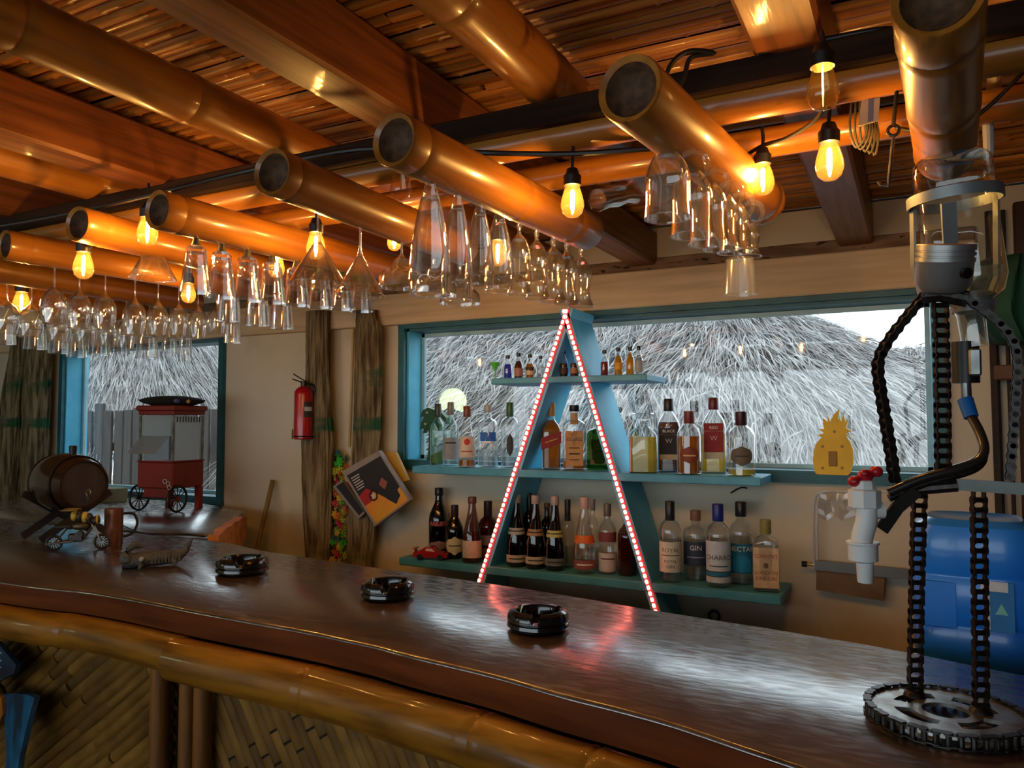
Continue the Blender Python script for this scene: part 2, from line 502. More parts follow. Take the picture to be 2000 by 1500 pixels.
rack(-2, (-160, 502), (385, 590), .044, [.1, .5], 'bamboo rack pole with wine glasses, beside the trunk in the corner')
a3 = Vector((-3.2, 1.35, RZ)); b3 = Vector((-3.2, 2.45, RZ))
bamboo('rack_pole', a3, b3, .044, [.1, .5], 'bamboo rack pole with plain tumblers hanging under it', 'pole', 'bamboo glass rack poles')
RACK[-3] = (a3, b3, .044)

# ------------------------------------------------------------------ window wall joinery
struct(MB().bbox((-3.1, WY - .025, E + .557), (6.6, .05, .155), .005).build('trim_1', lintel_m, smooth=False), 'cream painted plank above the windows')
struct(MB().bbox((-3.1, WY - .014, E + .662), (6.6, .028, .05), .004).build('trim_2', mat('flaking_plank', rgb(150, 122, 96), rgb(110, 86, 66), rough=0.85, scale=(6, 30, 30), blot=(rgb(40, 28, 20), (18, 50, 50), .6, .66)), smooth=False), 'flaking plank under the rafter ends')

def window(n, W, label):
    x0, x1, z0, z1 = W
    w = bpy.data.objects.new('window_%d' % n, None); COL.objects.link(w); struct(w, label); w.location = ((x0 + x1) / 2, WY, z0)
    ox, oz = (x0 + x1) / 2, z0; X0 = x0 - ox; X1 = x1 - ox; H = z1 - z0
    t = .035
    f = MB()                                    # flat casing on the wall face
    f.box(((X0 + X1) / 2, -.012, H + t / 2 - .012), (X1 - X0 + 2 * t - .02, .03, t)); f.box(((X0 + X1) / 2, -.012, -t / 2 + .012), (X1 - X0 + 2 * t - .02, .03, t))
    f.box((X0 - t / 2 + .012, -.0121, H / 2), (t, .03, H + t - .01)); f.box((X1 + t / 2 - .012, -.0121, H / 2), (t, .03, H + t - .01))
    f.build('casing', teal_m, w, smooth=False)
    for nm, c, d in (('jamb', (X0 + .012, .075, H / 2), (.024, .15, H)), ('jamb', (X1 - .012, .075, H / 2), (.024, .15, H)),
                     ('head', ((X0 + X1) / 2, .075, H - .012), (X1 - X0, .15, .024)), ('sill', ((X0 + X1) / 2, .07, .012), (X1 - X0, .17, .024))):
        MB().box(c, d).build(nm, cyan_m if nm == 'jamb' else teal_m, w, smooth=False)
    s = MB(); q = .018
    for c, d in (((X0 + .034, .12, H / 2), (q, .02, H - .04)), ((X1 - .034, .12, H / 2), (q, .02, H - .04)), (((X0 + X1) / 2, .12, H - .034), (X1 - X0 - .04, .02, q)), (((X0 + X1) / 2, .12, .034), (X1 - X0 - .04, .02, q))):
        s.box(c, d)
    s.build('sash', mat('pale_blue_sash', rgb(168, 206, 214), rgb(140, 184, 196), rough=.4), w, smooth=False)
    MB().box(((X0 + X1) / 2, .122, H / 2), (X1 - X0 - .07, .004, H - .07)).build('pane', pane_m, w, smooth=False)
    return w
window(1, W1, 'long teal framed window looking onto thatched roofs')
window(2, W2, 'smaller teal framed window behind the popcorn cart')

# tree trunks standing against the wall
bark_m = mat('bark', rgb(152, 136, 104), rgb(80, 66, 46), rough=.95, scale=(46, 46, 4.5), fac=(.36, .64), bump=1.0, bscale=(80, 80, 9), spec=.15,
             blot=(rgb(52, 92, 66), (1.2, 1.2, 5.5), .56, .62))
def trunk(x_px, widths, label, group=None, lean=0, seed=1, z0=0.0, z1=None, y=WY - .085):
    """widths: list of (py, left px, right px)"""
    rows = []
    for py, l, r in widths:
        a = pt(l, py, Y=y); b = pt(r, py, Y=y)
        rows.append((a.z, (a.x + b.x) / 2, (b.x - a.x) / 2))
    rows.sort()
    rows = [(0.0, rows[0][1], rows[0][2] * 1.05)] + rows
    bx = rows[0][1]
    b = MB(); rings = []; seg = 110; N = 110
    ztop = rows[-1][0]
    for i in range(N + 1):
        z = ztop * i / N
        k = 0
        while k < len(rows) - 2 and rows[k + 1][0] < z: k += 1
        z0_, c0, r0 = rows[k]; z1_, c1, r1 = rows[k + 1]
        t = min(1, max(0, (z - z0_) / max(1e-6, z1_ - z0_)))
        t = t * t * (3 - 2 * t)
        c = c0 + (c1 - c0) * t; R = r0 + (r1 - r0) * t
        ring = []
        for j in range(seg):
            a = 2 * PI * j / seg
            nn = mnoise.noise(Vector((math.cos(a) * 5 + seed * 9, math.sin(a) * 5, z * 2.2)))
            n2 = mnoise.noise(Vector((math.cos(a) * 13 + seed, math.sin(a) * 13, z * 4.5)))
            n3 = mnoise.noise(Vector((math.cos(a) * 24 + seed, math.sin(a) * 24, z * 9)))
            q = R * (1 + .08 * nn - .16 * max(0, .35 - abs(n2)) + .05 * n3 - .12 * max(0, .3 - abs(mnoise.noise(Vector((math.cos(a) * 11 - seed, math.sin(a) * 11, z * 7))))))
            ring.append((c - bx + q * math.cos(a), q * .62 * math.sin(a), z))
        rings.append(ring)
    b.loft(rings, True, True)
    o = b.build('tree_trunk', bark_m, angle=80, loc=(bx, y, 0))
    return tag(o, label, 'tree trunk', group)
trunk(0, [(610, 600, 640), (700, 600, 642), (800, 598, 646), (870, 592, 650), (980, 594, 648), (1090, 598, 642)], 'bark covered trunk post with a fire extinguisher on it', seed=1)
trunk(0, [(608, 698, 734), (660, 696, 744), (800, 693, 744), (890, 690, 742), (1000, 684, 736), (1100, 680, 726)], 'bark covered trunk post with magazines pinned to it', seed=2)
trunk(0, [(660, 28, 58), (800, 8, 44), (1000, -8, 30)], 'leaning mossy trunk post in the corner, yellow green bark', seed=3)
trunk(0, [(660, 58, 98), (800, 52, 92), (900, 48, 88), (1000, 40, 84)], 'pale trunk post with dark green bands in the corner', seed=4)

# right end: dark poles and boards beside the wall
dark_m = mat('dark_brown_wood', rgb(52, 38, 28), rgb(34, 24, 18), rough=.7, scale=(8, 8, 30))
for x0, x1, lab in ((1936, 1955, 'slim dark vertical pole on the wall behind the chain tower'), (1968, 1977, 'thin dark vertical batten on the wall next to the slim pole')):
    a = pt(x0, 800, Y=WY - .03); b = pt(x1, 800, Y=WY - .03)
    tag(MB().tube([(0, 0, 0), (.004, 0, 1.0), (-.003, 0, 2.28)], (b.x - a.x) / 2, 10).build('wall_pole', dark_m, loc=((a.x + b.x) / 2, WY - .03, 0)), lab, 'pole')
a = pt(1990, 800, Y=WY - .02)
tag(MB().bbox((.25, 0, 1.15), (.5, .04, 2.3), .004).build('dark_board', mat('dark_red_brown_board', rgb(64, 38, 26), rgb(42, 24, 18), rough=.7, scale=(20, 20, 2)), smooth=False, loc=(a.x, WY - .03, 0)), 'dark brown upright board beside the wall poles', 'board')
a = pt(1942, 728, Y=WY - .08)
tag(MB().bbox((.2, 0, 0), (.4, .03, .05), .004).build('wall_rail', mat('brown_rail', rgb(120, 80, 54), rgb(92, 58, 38), rough=.6), smooth=False, loc=a), 'short brown wooden rail across the wall poles', 'rail')

# ================================================================== the counter
front_px = [(0, 1135), (93, 1147), (171, 1155), (267, 1171), (373, 1192), (500, 1215), (600, 1233), (728, 1260), (800, 1279), (960, 1317), (1100, 1357), (1200, 1382), (1310, 1412), (1450, 1459), (1572, 1500)]
back_px = [(415, 1056), (508, 1074), (600, 1088), (720, 1106), (936, 1136), (1100, 1161), (1289, 1193), (1555, 1235), (1775, 1273), (2000, 1318)]
front = [pt(x, y, Z=CT) for x, y in front_px]
back = [pt(x, y, Z=CT) for x, y in back_px]
front = [Vector((-4.7, 1.26, CT)), Vector((-3.4, 1.285, CT))] + front + [Vector((.12, 1.03, CT)), Vector((.5, .93, CT)), Vector((1.0, .84, CT))]
FRONT = smooth_curve(front, 4)
BACK = smooth_curve([Vector((-4.7, 2.13, CT)), Vector((-3.3, 2.14, CT))] + back + [Vector((.6, 1.62, CT)), Vector((1.0, 1.55, CT))], 4)
poly = [(p.x, p.y) for p in FRONT] + [(p.x, p.y) for p in reversed(BACK)]
def inset(poly, d):
    out = []; n = len(poly)
    for i in range(n):
        p0 = Vector(poly[i - 1]); p1 = Vector(poly[i]); p2 = Vector(poly[(i + 1) % n])
        t = (p1 - p0).normalized() + (p2 - p1).normalized()
        if t.length < 1e-6: out.append(tuple(p1)); continue
        t.normalize(); out.append((p1.x - t.y * d, p1.y + t.x * d))
    return out
def slab(poly, zt, th, r=.006):
    p2 = inset(poly, r)
    rings = [[(x, y, zt - th) for x, y in p2], [(x, y, zt - th + r) for x, y in poly], [(x, y, zt - r) for x, y in poly], [(x, y, zt - r * .3) for x, y in inset(poly, r * .4)], [(x, y, zt) for x, y in p2]]
    return MB().loft(rings, True, True)
top_m = mat('dark_varnished_top', rgb(84, 60, 46), rgb(46, 32, 25), rough=.34, scale=(1.6, 7, 7), fac=(.3, .7), coat=1.0, coat_rough=.2, coat_ior=2.3, coat_rng=(.12, .27), bump=.06, bscale=(24, 70, 20), spec=.5,
            blot=(rgb(24, 16, 12), (3, 9, 9), .60, .75))
side_m = mat('varnished_edge', rgb(112, 54, 12), rgb(78, 34, 6), rough=.55, scale=(3, 3, 30), spec=.1)
ct = thing('bar_counter', 'long curved bar top of dark varnished wood with ashtrays on it', 'counter', (0, 0, CT - .062))
s = slab(poly, .062, .03); s.build('slab', top_m, ct, angle=50)
ap = MB()                                       # edge board along the front
rings = []
for i, p in enumerate(FRONT):
    q = FRONT[min(i + 1, len(FRONT) - 1)] - FRONT[max(i - 1, 0)]; n = Vector((q.y, -q.x, 0)).normalized()
    rings.append([tuple(Vector((p.x, p.y, z)) + n * o) for o, z in ((.004, .056), (.006, .050), (.006, .002), (.002, 0), (-.03, 0), (-.03, .030))])
ap.loft(rings, True, True).build('edge_board', side_m, ct, angle=40)

# the thick slab of the return, sawn end
e1 = pt(412, 1044, Z=CT); e2 = pt(470, 1006, Z=CT)
fp = [(-4.7, 2.145), (-3.5, 2.15), (-2.85, 2.16), (e1.x, e1.y), (e2.x - .02, e2.y), (-3.12, 2.93), (-3.6, 3.08), (-4.7, 3.08)]
rs = thing('counter_return', 'thick wooden slab of the bar return with a sawn orange end', 'counter', (-3.6, 2.5, CT - .11))
fl = [(x + 3.6, y - 2.5) for x, y in fp]
slab(fl, .112, .11, .012).build('slab', top_m, rs, angle=50)
d = Vector((e2.x - e1.x, e2.y - e1.y)); L = d.length; ang = math.atan2(d.y, d.x)
g = MB(); N = 12
pr = []
for i in range(N + 1):
    u = L * i / N
    pr.append((u, .112 - .004 * math.sin(i * 1.7) - .006 * (abs(i - N / 2) / (N / 2)) ** 4))
bt = [(L * (N - i) / N, -.02 + .02 * math.sin(i * 1.1) - .03 * math.sin(PI * i / N)) for i in range(N + 1)]
g.plate(pr + bt, -.03, .012)
g.build('sawn_end', mat('raw_orange_wood', rgb(226, 148, 70), rgb(186, 110, 46), rough=.65, scale=(16, 16, 30), bump=.2), rs, smooth=False,
        loc=(e1.x + 3.6, e1.y - 2.5, 0), rot=(0, 0, ang))

# ------------------------------------------------------------------ bar front
bf = thing('bar_cladding', 'bar front clad in slanting split bamboo below a bamboo rail', 'bar front')
cum = [0.0]
for i in range(1, len(FRONT)): cum.append(cum[-1] + (FRONT[i] - FRONT[i - 1]).length)
def curve_at(s, off=0.0):
    s = max(0, min(cum[-1] - 1e-6, s))
    i = 0
    while cum[i + 1] < s: i += 1
    t = (s - cum[i]) / (cum[i + 1] - cum[i])
    p = FRONT[i].lerp(FRONT[i + 1], t)
    q = FRONT[min(i + 2, len(FRONT) - 1)] - FRONT[max(i - 1, 0)]
    n = Vector((q.y, -q.x, 0)).normalized()
    return Vector((p.x, p.y, 0)) + n * off
def s_at_px(x):
    best = min(range(len(FRONT)), key=lambda i: abs(px(FRONT[i])[0] - x) if dep(FRONT[i]) > .2 else 1e9)
    return cum[best]
sj = s_at_px(388)
def rail(s0, s1, r, off, zc, nodes):
    n = 40; ss = [s0 + (s1 - s0) * i / n for i in range(n + 1)]
    for q in nodes: ss += [q - .03, q - .008, q - .002, q + .002, q + .008, q + .03]
    ss = sorted(x for x in ss if s0 <= x <= s1)
    P = []; R = []
    for x in ss:
        P.append(curve_at(x, off) + Vector((0, 0, zc)))
        k = 1.0
        for q in nodes:
            dd = abs(x - q)
            if dd < .003: k = .97
            elif dd < .012: k = 1.035
        R.append(r * k)
    o = MB().tube(P, r, 22, True, R).build('rail', mat('rail_bamboo', rgb(156, 102, 20), rgb(104, 64, 10), rough=.42, scale=(4, 30, 40), coat=.2, spec=.3, bump=.05), bf, angle=60)
    return o
rz = CT - .062 - .048
rail(.0, sj - .005, .047, .01, rz, [s_at_px(160), s_at_px(160) - .5, s_at_px(160) - .95])
rail(sj - .02, cum[-1], .052, .022, rz - .006, [s_at_px(632), s_at_px(964), s_at_px(1180)])
post_m = mat('post_bamboo', rgb(140, 88, 32), rgb(92, 54, 18), rough=.36, scale=(30, 30, 3), coat=.4)
PZ = rz - .04
for xp, w, off in ((308, .052, -.012), (352, .046, -.03), (392, .046, -.012)):
    p = curve_at(s_at_px(xp) + (xp - px(FRONT[min(range(len(FRONT)), key=lambda i: abs(px(FRONT[i])[0] - xp) if dep(FRONT[i]) > .2 else 1e9)])[0]) * .0019, off)
    MB().lathe([(w / 2, 0), (w / 2, PZ - .35), (w / 2 * 1.06, PZ - .34), (w / 2, PZ - .33), (w / 2 * .99, PZ)], 18, cap0=True, cap1=True).build('post', post_m, bf, loc=(p.x, p.y, 0))
# backing board
bk = MB(); rings = []
for i in range(0, 61):
    p = curve_at(cum[-1] * i / 60, -.055); p2 = curve_at(cum[-1] * i / 60, -.075)
    rings.append([(p.x, p.y, 0), (p.x, p.y, CT - .07), (p2.x, p2.y, CT - .07), (p2.x, p2.y, 0)])
bk.loft(rings, True, True).build('backing_board', mat('backing_board', rgb(58, 38, 18), rgb(40, 26, 12), rough=.8), bf, smooth=False)
slat_m = mat('split_bamboo_slat', rgb(138, 98, 38), rgb(84, 58, 20), rough=.6, scale=(8, 8, 8), fac=(.3, .7), spec=.2, rand=.3, coords='Object')
def slats(s0, s1, zb, zt, ang, pitch, seams, up):
    ca, sa = math.cos(ang), math.sin(ang)
    corners = [(s0, zb), (s1, zb), (s1, zt), (s0, zt)]
    ws = [-s * sa + z * ca for s, z in corners]; us = [s * ca + z * sa for s, z in corners]
    w = min(ws) + pitch / 2; k = 0
    while w < max(ws):
        # clip lane
        lo, hi = min(us), max(us)
        for (a, b, c0, c1) in ((ca, -sa * w, s0, s1), (sa, ca * w, zb, zt)):
            if abs(a) < 1e-6: continue
            t0 = (c0 - b) / a; t1 = (c1 - b) / a
            lo = max(lo, min(t0, t1)); hi = min(hi, max(t0, t1))
        if hi - lo > .03:
            cuts = [lo] + [c for c in (q + .04 * math.sin(k * 2.1) for q in seams) if lo + .04 < c < hi - .04] + [hi]
            for c0, c1 in zip(cuts, cuts[1:]):
                hw = pitch * .5 * random.uniform(.93, 1.05); lift = random.uniform(.003, .007)
                b = MB(); rings = []
                nn = max(2, int((c1 - c0) / .12) + 1)
                for i in range(nn + 1):
                    u = c0 + .003 + (c1 - c0 - .006) * i / nn
                    ring = []
                    for dw, dz in ((-hw, 0), (-hw * .6, lift), (0, lift * 1.35), (hw * .6, lift), (hw, 0)):
                        ww = w + dw
                        sx = u * ca - ww * sa; zz = u * sa + ww * ca
                        p = curve_at(sx, -.052 + dz); ring.append((p.x, p.y, zz))
                    rings.append(ring)
                o = b.loft(rings, True, True).build('slat', slat_m, bf, angle=60)
        w += pitch; k += 1
sA = s_at_px(306); sB = s_at_px(400)
slats(1.55, sA - .01, .42, PZ + .03, math.radians(37), .030, [sA * .89 + .19, sA * .89 + .50, sA * .89 - .15], 1)
slats(sB - .05, sB + 1.15, .42, PZ + .03, math.radians(-57), .028, [sB * .545 - .55, sB * .545 - .86, sB * .545 - .25], -1)

# ================================================================== outside
grey_thatch = mat('grey_palm_thatch', rgb(182, 180, 178), rgb(110, 107, 106), rough=.8, scale=(9, 9, 9), fac=(.3, .7), coords='Object')
thatch_core = mat('thatch_core', rgb(98, 94, 92), rgb(66, 62, 62), rough=.95, scale=(20, 20, 20), bump=.6)
struct(MB().box((-2, 14.6, -.06), (34, 22.4, .1)).build('floor_outside', mat('sandy_ground', rgb(190, 178, 156), rgb(160, 148, 128), rough=.9, scale=(2, 2, 2)), smooth=False), 'pale ground outside the windows')

def thatch(apex, r, drop, name, label, n, seed=0, wid=.004, blade=(.3, .7), ridge=0.0, fringe=.25):
    """hipped palm thatch roof with a short ridge along x; strands only on the side that faces the bar"""
    rnd = random.Random(seed)
    root = thing(name, label, 'thatched hut', (apex[0], apex[1], 0))
    H = apex[2]
    def pos(a, t, z):
        x = r * t * math.cos(a)
        return Vector((x + (ridge / 2 if math.cos(a) > 0 else -ridge / 2), r * t * math.sin(a), z))
    core = MB(); rings = []
    def zz(t): return H - drop * (t ** 1.12)
    for i in range(13):
        t = max(.01, i / 12)
        rings.append([tuple(pos(2 * PI * (j + .5) / 40, t, zz(t) - .05 + .02 * math.sin(j * 5.3 + i))) for j in range(40)])
    for i in range(13):
        t = max(.01, 1 - i / 12)
        rings.append([tuple(pos(2 * PI * (j + .5) / 40, t * .98, zz(t) - .16)) for j in range(40)])
    core.loft(rings).build('roof_core', thatch_core, root, angle=70)
    vs = []; fs = []
    arc = PI * r * .7; tot = arc + ridge
    for k in range(n):
        t = math.sqrt(rnd.uniform(.003, 1.0))
        if rnd.random() < ridge / tot:
            a = 1.5 * PI; base = Vector((rnd.uniform(-ridge / 2, ridge / 2), -r * t, 0))
        else:
            a = rnd.uniform(PI, 2 * PI); base = pos(a, t, 0)
        L = rnd.uniform(*blade)
        patch = mnoise.noise(Vector((base.x * 1.3, base.y * 1.3, seed * 7.7)))
        da = a + patch * .9 + rnd.gauss(0, .26)
        slope = math.atan2(drop, r) + rnd.gauss(.0, .13) + (fringe * max(0, t - .8) / .2)
        dirv = Vector((math.cos(da) * math.cos(slope), math.sin(da) * math.cos(slope), -math.sin(slope)))
        side = Vector((-math.sin(da), math.cos(da), rnd.uniform(-.5, .5))).normalized()
        p = Vector((base.x, base.y, zz(t) + rnd.uniform(-.01, .06)))
        w = wid * rnd.uniform(.5, 1.6)
        q = p + dirv * L * .55 + Vector((0, 0, .02)); e = p + dirv * L + Vector((0, 0, -rnd.uniform(0, .10)))
        o = len(vs)
        vs += [tuple(p - side * w), tuple(p + side * w), tuple(q + side * w * .8), tuple(q - side * w * .8), tuple(e)]
        fs += [(o, o + 1, o + 2, o + 3), (o + 3, o + 2, o + 4)]
    me = bpy.data.meshes.new('palm_strands'); me.from_pydata(vs, [], fs); me.materials.append(grey_thatch)
    st = link('palm_strands', me, root); st['kind'] = 'stuff'
    for sx in (-1, 1):
        c = pos(1.5 * PI + sx * .5, .8, 0)
        MB().cyl((c.x, c.y, 0), (c.x, c.y, zz(.85)), .06, 10).build('post', mat('grey_post', rgb(120, 108, 98), rgb(92, 82, 74), rough=.85), root)
    return root
A1 = pt(1400, 560, Y=6.4); A3 = pt(1010, 580, Y=6.4)
thatch(((A1.x + A3.x) / 2, 6.4, A1.z), 2.35, A1.z - (E - .24), 'thatched_hut', 'near thatched palm roof filling most of the long window', 42000, seed=3, ridge=A1.x - A3.x)
A2 = pt(1800, 672, Y=12.6)
thatch((A2.x, A2.y, A2.z), 3.3, 1.3, 'thatched_hut', 'distant thatched palm roof seen beside the chain tower', 16000, seed=5, wid=.007, blade=(.4, .8), fringe=.8)
A4 = pt(275, 478, Y=6.6)
thatch((A4.x, A4.y, A4.z), 2.45, A4.z - (E - .10), 'thatched_hut', 'thatched palm roof seen in the small window behind the popcorn cart', 26000, seed=11, blade=(.35, .8))
# plank fence behind the small window
fence = thing('plank_fence', 'weathered grey plank fence under the thatch behind the small window', 'fence', (-8.2, 4.75, 0))
fm = mat('grey_plank', rgb(64, 60, 59), rgb(42, 39, 39), rough=.85, scale=(30, 30, 3), rand=.25)
pm = MB().bbox((0, 0, .85), (.135, .025, 1.7), .006).mesh('plank', fm, smooth=False)
for i in range(27):
    o = link('plank', pm, fence, (i * .146, random.uniform(-.012, .012), random.uniform(-.08, .02)), (0, random.uniform(-.012, .012), random.uniform(-.05, .05)))
MB().box((1.9, .04, .5), (4.0, .03, .08)).box((1.9, .04, 1.3), (4.0, .03, .08)).build('fence_rail', fm, fence, smooth=False)
# low wall and blue pool edge beyond the long window
p = pt(1650, 900, Y=7.4)
pool = thing('pool_wall', 'low blue painted pool wall beyond the thatched roofs', 'low wall', (p.x + .3, 7.4, 0))
MB().bbox((0, 0, (p.z) / 2), (6.4, .2, p.z), .02).build('wall_body', mat('pale_blue_paint', rgb(120, 170, 205), rgb(96, 146, 186), rough=.6, scale=(3, 3, 3)), pool, smooth=False)
MB().bbox((0, -.02, p.z + .02), (6.5, .3, .06), .01).build('coping', mat('grey_coping', rgb(150, 156, 160), rgb(120, 126, 130), rough=.8), pool, smooth=False)
for i, (x, y, w, h) in enumerate(((1745, 800, 90, 70), (1560, 850, 120, 60))):
    p = pt(x, y, Y=17.5)
    hs = thing('far_shed', ['pale grey far shed behind the distant thatch', 'pale grey low far shed behind the near thatch'][i], 'building', (p.x, 17.5 + i * 3, 0))
    MB().box((0, 0, 1.1), (w * mpp(p) * 1.6, 1.2, 2.2)).build('shed_wall', mat('pale_grey_render', rgb(170, 176, 182), rgb(140, 148, 156), rough=.8), hs, smooth=False)
    MB().plate([(-w * mpp(p), 2.2), (w * mpp(p), 2.2), (0, 2.7)], -.7, .7).build('shed_roof', thatch_core, hs, smooth=False)
# ================================================================== string lights
bulb_lit_m = glass('amber_bulb_glass', tint=(1.0, .86, .55, 1), power=2.2, edge=.8, base=.05, body=.02, bodycol=(1, .62, .16, 1))
bulb_clear_m = glass('clear_bulb_glass', tint=(1.0, .95, .85, 1), power=2.2, edge=.8, base=.05)
fil_m = glow('lit_filament', (1.0, .58, .20, 1), 760.0)
fil_dim_m = glow('dim_filament', (1.0, .55, .18, 1), 60.0)
wire_m = mat('bare_filament', rgb(220, 170, 90), rough=.4, metal=.6)
def bulb(x, y, d, w, state, label, cord=.09, ccord=None):
    """x, y: centre of the glass in the photo; w: glass width there"""
    p = pt(x, y, d=d); R = w / 2 * d / FPX; H = R * 2.9
    root = thing('string_bulb', label, 'light bulb', (p.x, p.y, p.z))
    zt = H * .5
    prof = [(.0004, -H * .5), (R * .45, -H * .47), (R * .82, -H * .36), (R, -H * .16), (R * .96, 0), (R * .80, H * .22), (R * .62, H * .40), (R * .56, H * .5)]
    MB().lathe(prof, 22).build('bulb_glass', bulb_clear_m if state == 'off' else bulb_lit_m, root, angle=80)
    sk = MB().lathe([(R * .58, H * .46), (R * .74, H * .46), (R * .76, H * .74), (R * .60, H * .80), (R * .45, H * .96), (R * .12, H * 1.0)], 18, cap0=True, cap1=True)
    sk.build('socket', black_m, root)
    MB().tube([(0, 0, H * .98), (.002, 0, H * .98 + cord * .5), (0, 0, H * .98 + cord)], .0035, 8).build('cord', black_m, root)
    f = MB()
    if state == 'on':
        f.tube([(0, 0, H * .34), (0, 0, H * .28), (0, 0, -H * .22), (0, 0, -H * .26)], .003, 8, True, [.0016, .0042, .0042, .0016])
    else:
        f.tube([(0, 0, H * .45), (0, 0, H * .1), (0, 0, -H * .14)], .0012, 6)
    f.build('filament', fil_m if state == 'on' else (fil_dim_m if state == 'dim' else wire_m), root)
    return root
bulb(1607, 172, 1.21, 62, 'dim', 'clear pear bulb with a dull filament above the lit ones, in black socket', .02)
bulb(1620, 315, 1.39, 54, 'on', 'glowing amber string bulb right below the dull clear bulb', .05)
bulb(1490, 350, 1.55, 44, 'on', 'glowing amber string bulb touching the pole of beer mugs', .04)
bulb(1118, 393, 1.60, 46, 'on', 'glowing amber string bulb hanging free beside the glass tube', .09)
bulb(783, 362, 1.70, 42, 'off', 'unlit clear string bulb under the pole of tall beer glasses', .06)
bulb(163, 518, 2.03, 38, 'on', 'glowing amber string bulb above the wine glasses', .05)
bulb(288, 452, 1.95, 40, 'on', 'glowing string bulb half hidden behind a pole end', .05)
bulb(617, 480, 1.97, 38, 'on', 'glowing string bulb behind a martini glass', .05)
bulb(972, 494, 1.98, 36, 'on', 'glowing string bulb shining through a tall beer glass', .05)
bulb(770, 470, 2.10, 28, 'on', 'small glowing string bulb over the wide cocktail glass', .05)
bulb(368, 572, 2.5, 28, 'on', 'small glowing string bulb below the crystal goblets', .08)
bulb(42, 592, 2.78, 32, 'on', 'glowing string bulb behind the corner wine glasses', .30)
bulb(540, 520, 2.25, 32, 'on', 'glowing string bulb behind the crystal goblets', .05)

def cable(name, pts, r, label, cat='cable', m=black_m, seg=8):
    P = smooth_curve(pts, 5); o = P[0].copy()
    return tag(MB().tube([p - o for p in P], r, seg).build(name, m, loc=o), label, cat)
cable('light_cable', [pt(-60, 452, d=2.2), pt(130, 418, d=2.08), pt(330, 372, d=1.88), pt(480, 335, d=1.74), pt(700, 292, d=1.68), pt(900, 297, d=1.66), pt(1010, 300, d=1.62), pt(1130, 300, d=1.58), pt(1270, 290, d=1.55)], .006, 'black light string cable sagging along the cross pole')
cable('light_cable', [pt(1420, 330, d=1.75), pt(1482, 288, d=1.56), pt(1540, 268, d=1.5), pt(1600, 226, d=1.38), pt(1612, 170, d=1.32)], .004, 'black cable between the amber bulbs beside the beer mugs')
cable('light_cable', [pt(1292, 190, d=1.40), pt(1308, 130, d=1.40), pt(1345, 100, d=1.40), pt(1395, 104, d=1.40), pt(1350, 112, d=1.41), pt(1336, 150, d=1.41), pt(1318, 185, d=1.41)], .0045, 'loop of black cable on top of the cross pole')
cable('light_cable', [pt(1750, 250, d=1.5), pt(1800, 256, d=1.45), pt(1870, 248, d=1.4), pt(1940, 200, d=1.36), pt(2030, 105, d=1.3)], .004, 'brown cable sagging past the bamboo pole', m=mat('brown_cable', rgb(60, 42, 30), rough=.5))
cable('light_cable', [pt(1480, 105, d=1.38), pt(1600, 80, d=1.36), pt(1730, 58, d=1.32), pt(1762, 75, d=1.31), pt(1765, 120, d=1.31)], .006, 'black cable along the dark plank bending down by the bamboo pole')
# hook rod
hk = pt(1758, 110, d=1.32); a = pt(1745, 255, d=1.34); b_ = pt(1735, 365, d=1.36)
rod = thing('hook_rod', 'thin black iron rod with an eye and a lower hook, hanging by the pole', 'hook', a)
MB().tube([hk - a, Vector((0, 0, .008))], .0035, 8).build('upper_rod', dark_steel_m, rod)
MB().torus((0, 0, 0), .009, .003, 16, 8, 'Y').build('eye', dark_steel_m, rod)
MB().tube([Vector((0, 0, -.008)), (b_ - a) * .85, (b_ - a), (b_ - a) + Vector((-.012, 0, .004)), (b_ - a) + Vector((-.016, 0, .012))], .003, 8).build('lower_hook', dark_steel_m, rod)
# paper tag and wire bundle
p = pt(1698, 215, d=1.36)
tg = thing('paper_tag', 'small cream paper tag hanging from a wire bundle', 'tag', p, face_cam(p))
MB().plate([(-.018, -.026), (.014, -.022), (.018, .026), (-.012, .026)], 0, .0008).build('card', mat('cream_card', rgb(224, 204, 160), rgb(206, 184, 140), rough=.8), tg, smooth=False)
MB().plate([(-.003, -.022), (.006, -.021), (.008, .024), (-.001, .024)], -.0006, -.0002).build('print_stripe', mat('blue_grey_print', rgb(120, 132, 150), rough=.8), tg, smooth=False)
wb_ = thing('wire_bundle', 'tangle of thin dark wires hanging from the far cross pole', 'wires', pt(1668, 200, d=1.42))
o0 = Vector(wb_.location)
for i in range(5):
    q = [pt(1664 + i * 8, 195, d=1.42), pt(1660 + i * 10, 250 + 12 * math.sin(i), d=1.43), pt(1672 + i * 9, 288 + i * 4, d=1.43), pt(1692 + i * 6, 262, d=1.42), pt(1694 + i * 3, 215, d=1.42)]
    MB().tube([v - o0 for v in smooth_curve(q, 5)], .0022, 6).build('wire', mat('olive_wire', rgb(70, 60, 36), rgb(40, 34, 22), rough=.5), wb_)
# white plastic hook by the bamboo pole
p = pt(1925, 95, d=1.5)
hk = thing('white_hanger', 'white plastic hanger strap beside the bamboo pole', 'hanger', p, face_cam(p))
q = p.copy()
MB().tube([(0, 0, 0), (.012, 0, -.02), (.012, 0, -.08), (0, 0, -.10), (0, 0, -.21)], .012, 10, True, [.011, .014, .013, .010, .009]).build('strap', white_m, hk)
MB().torus((0, 0, 0), .012, .006, 14, 8, 'Y').build('loop', white_m, hk)

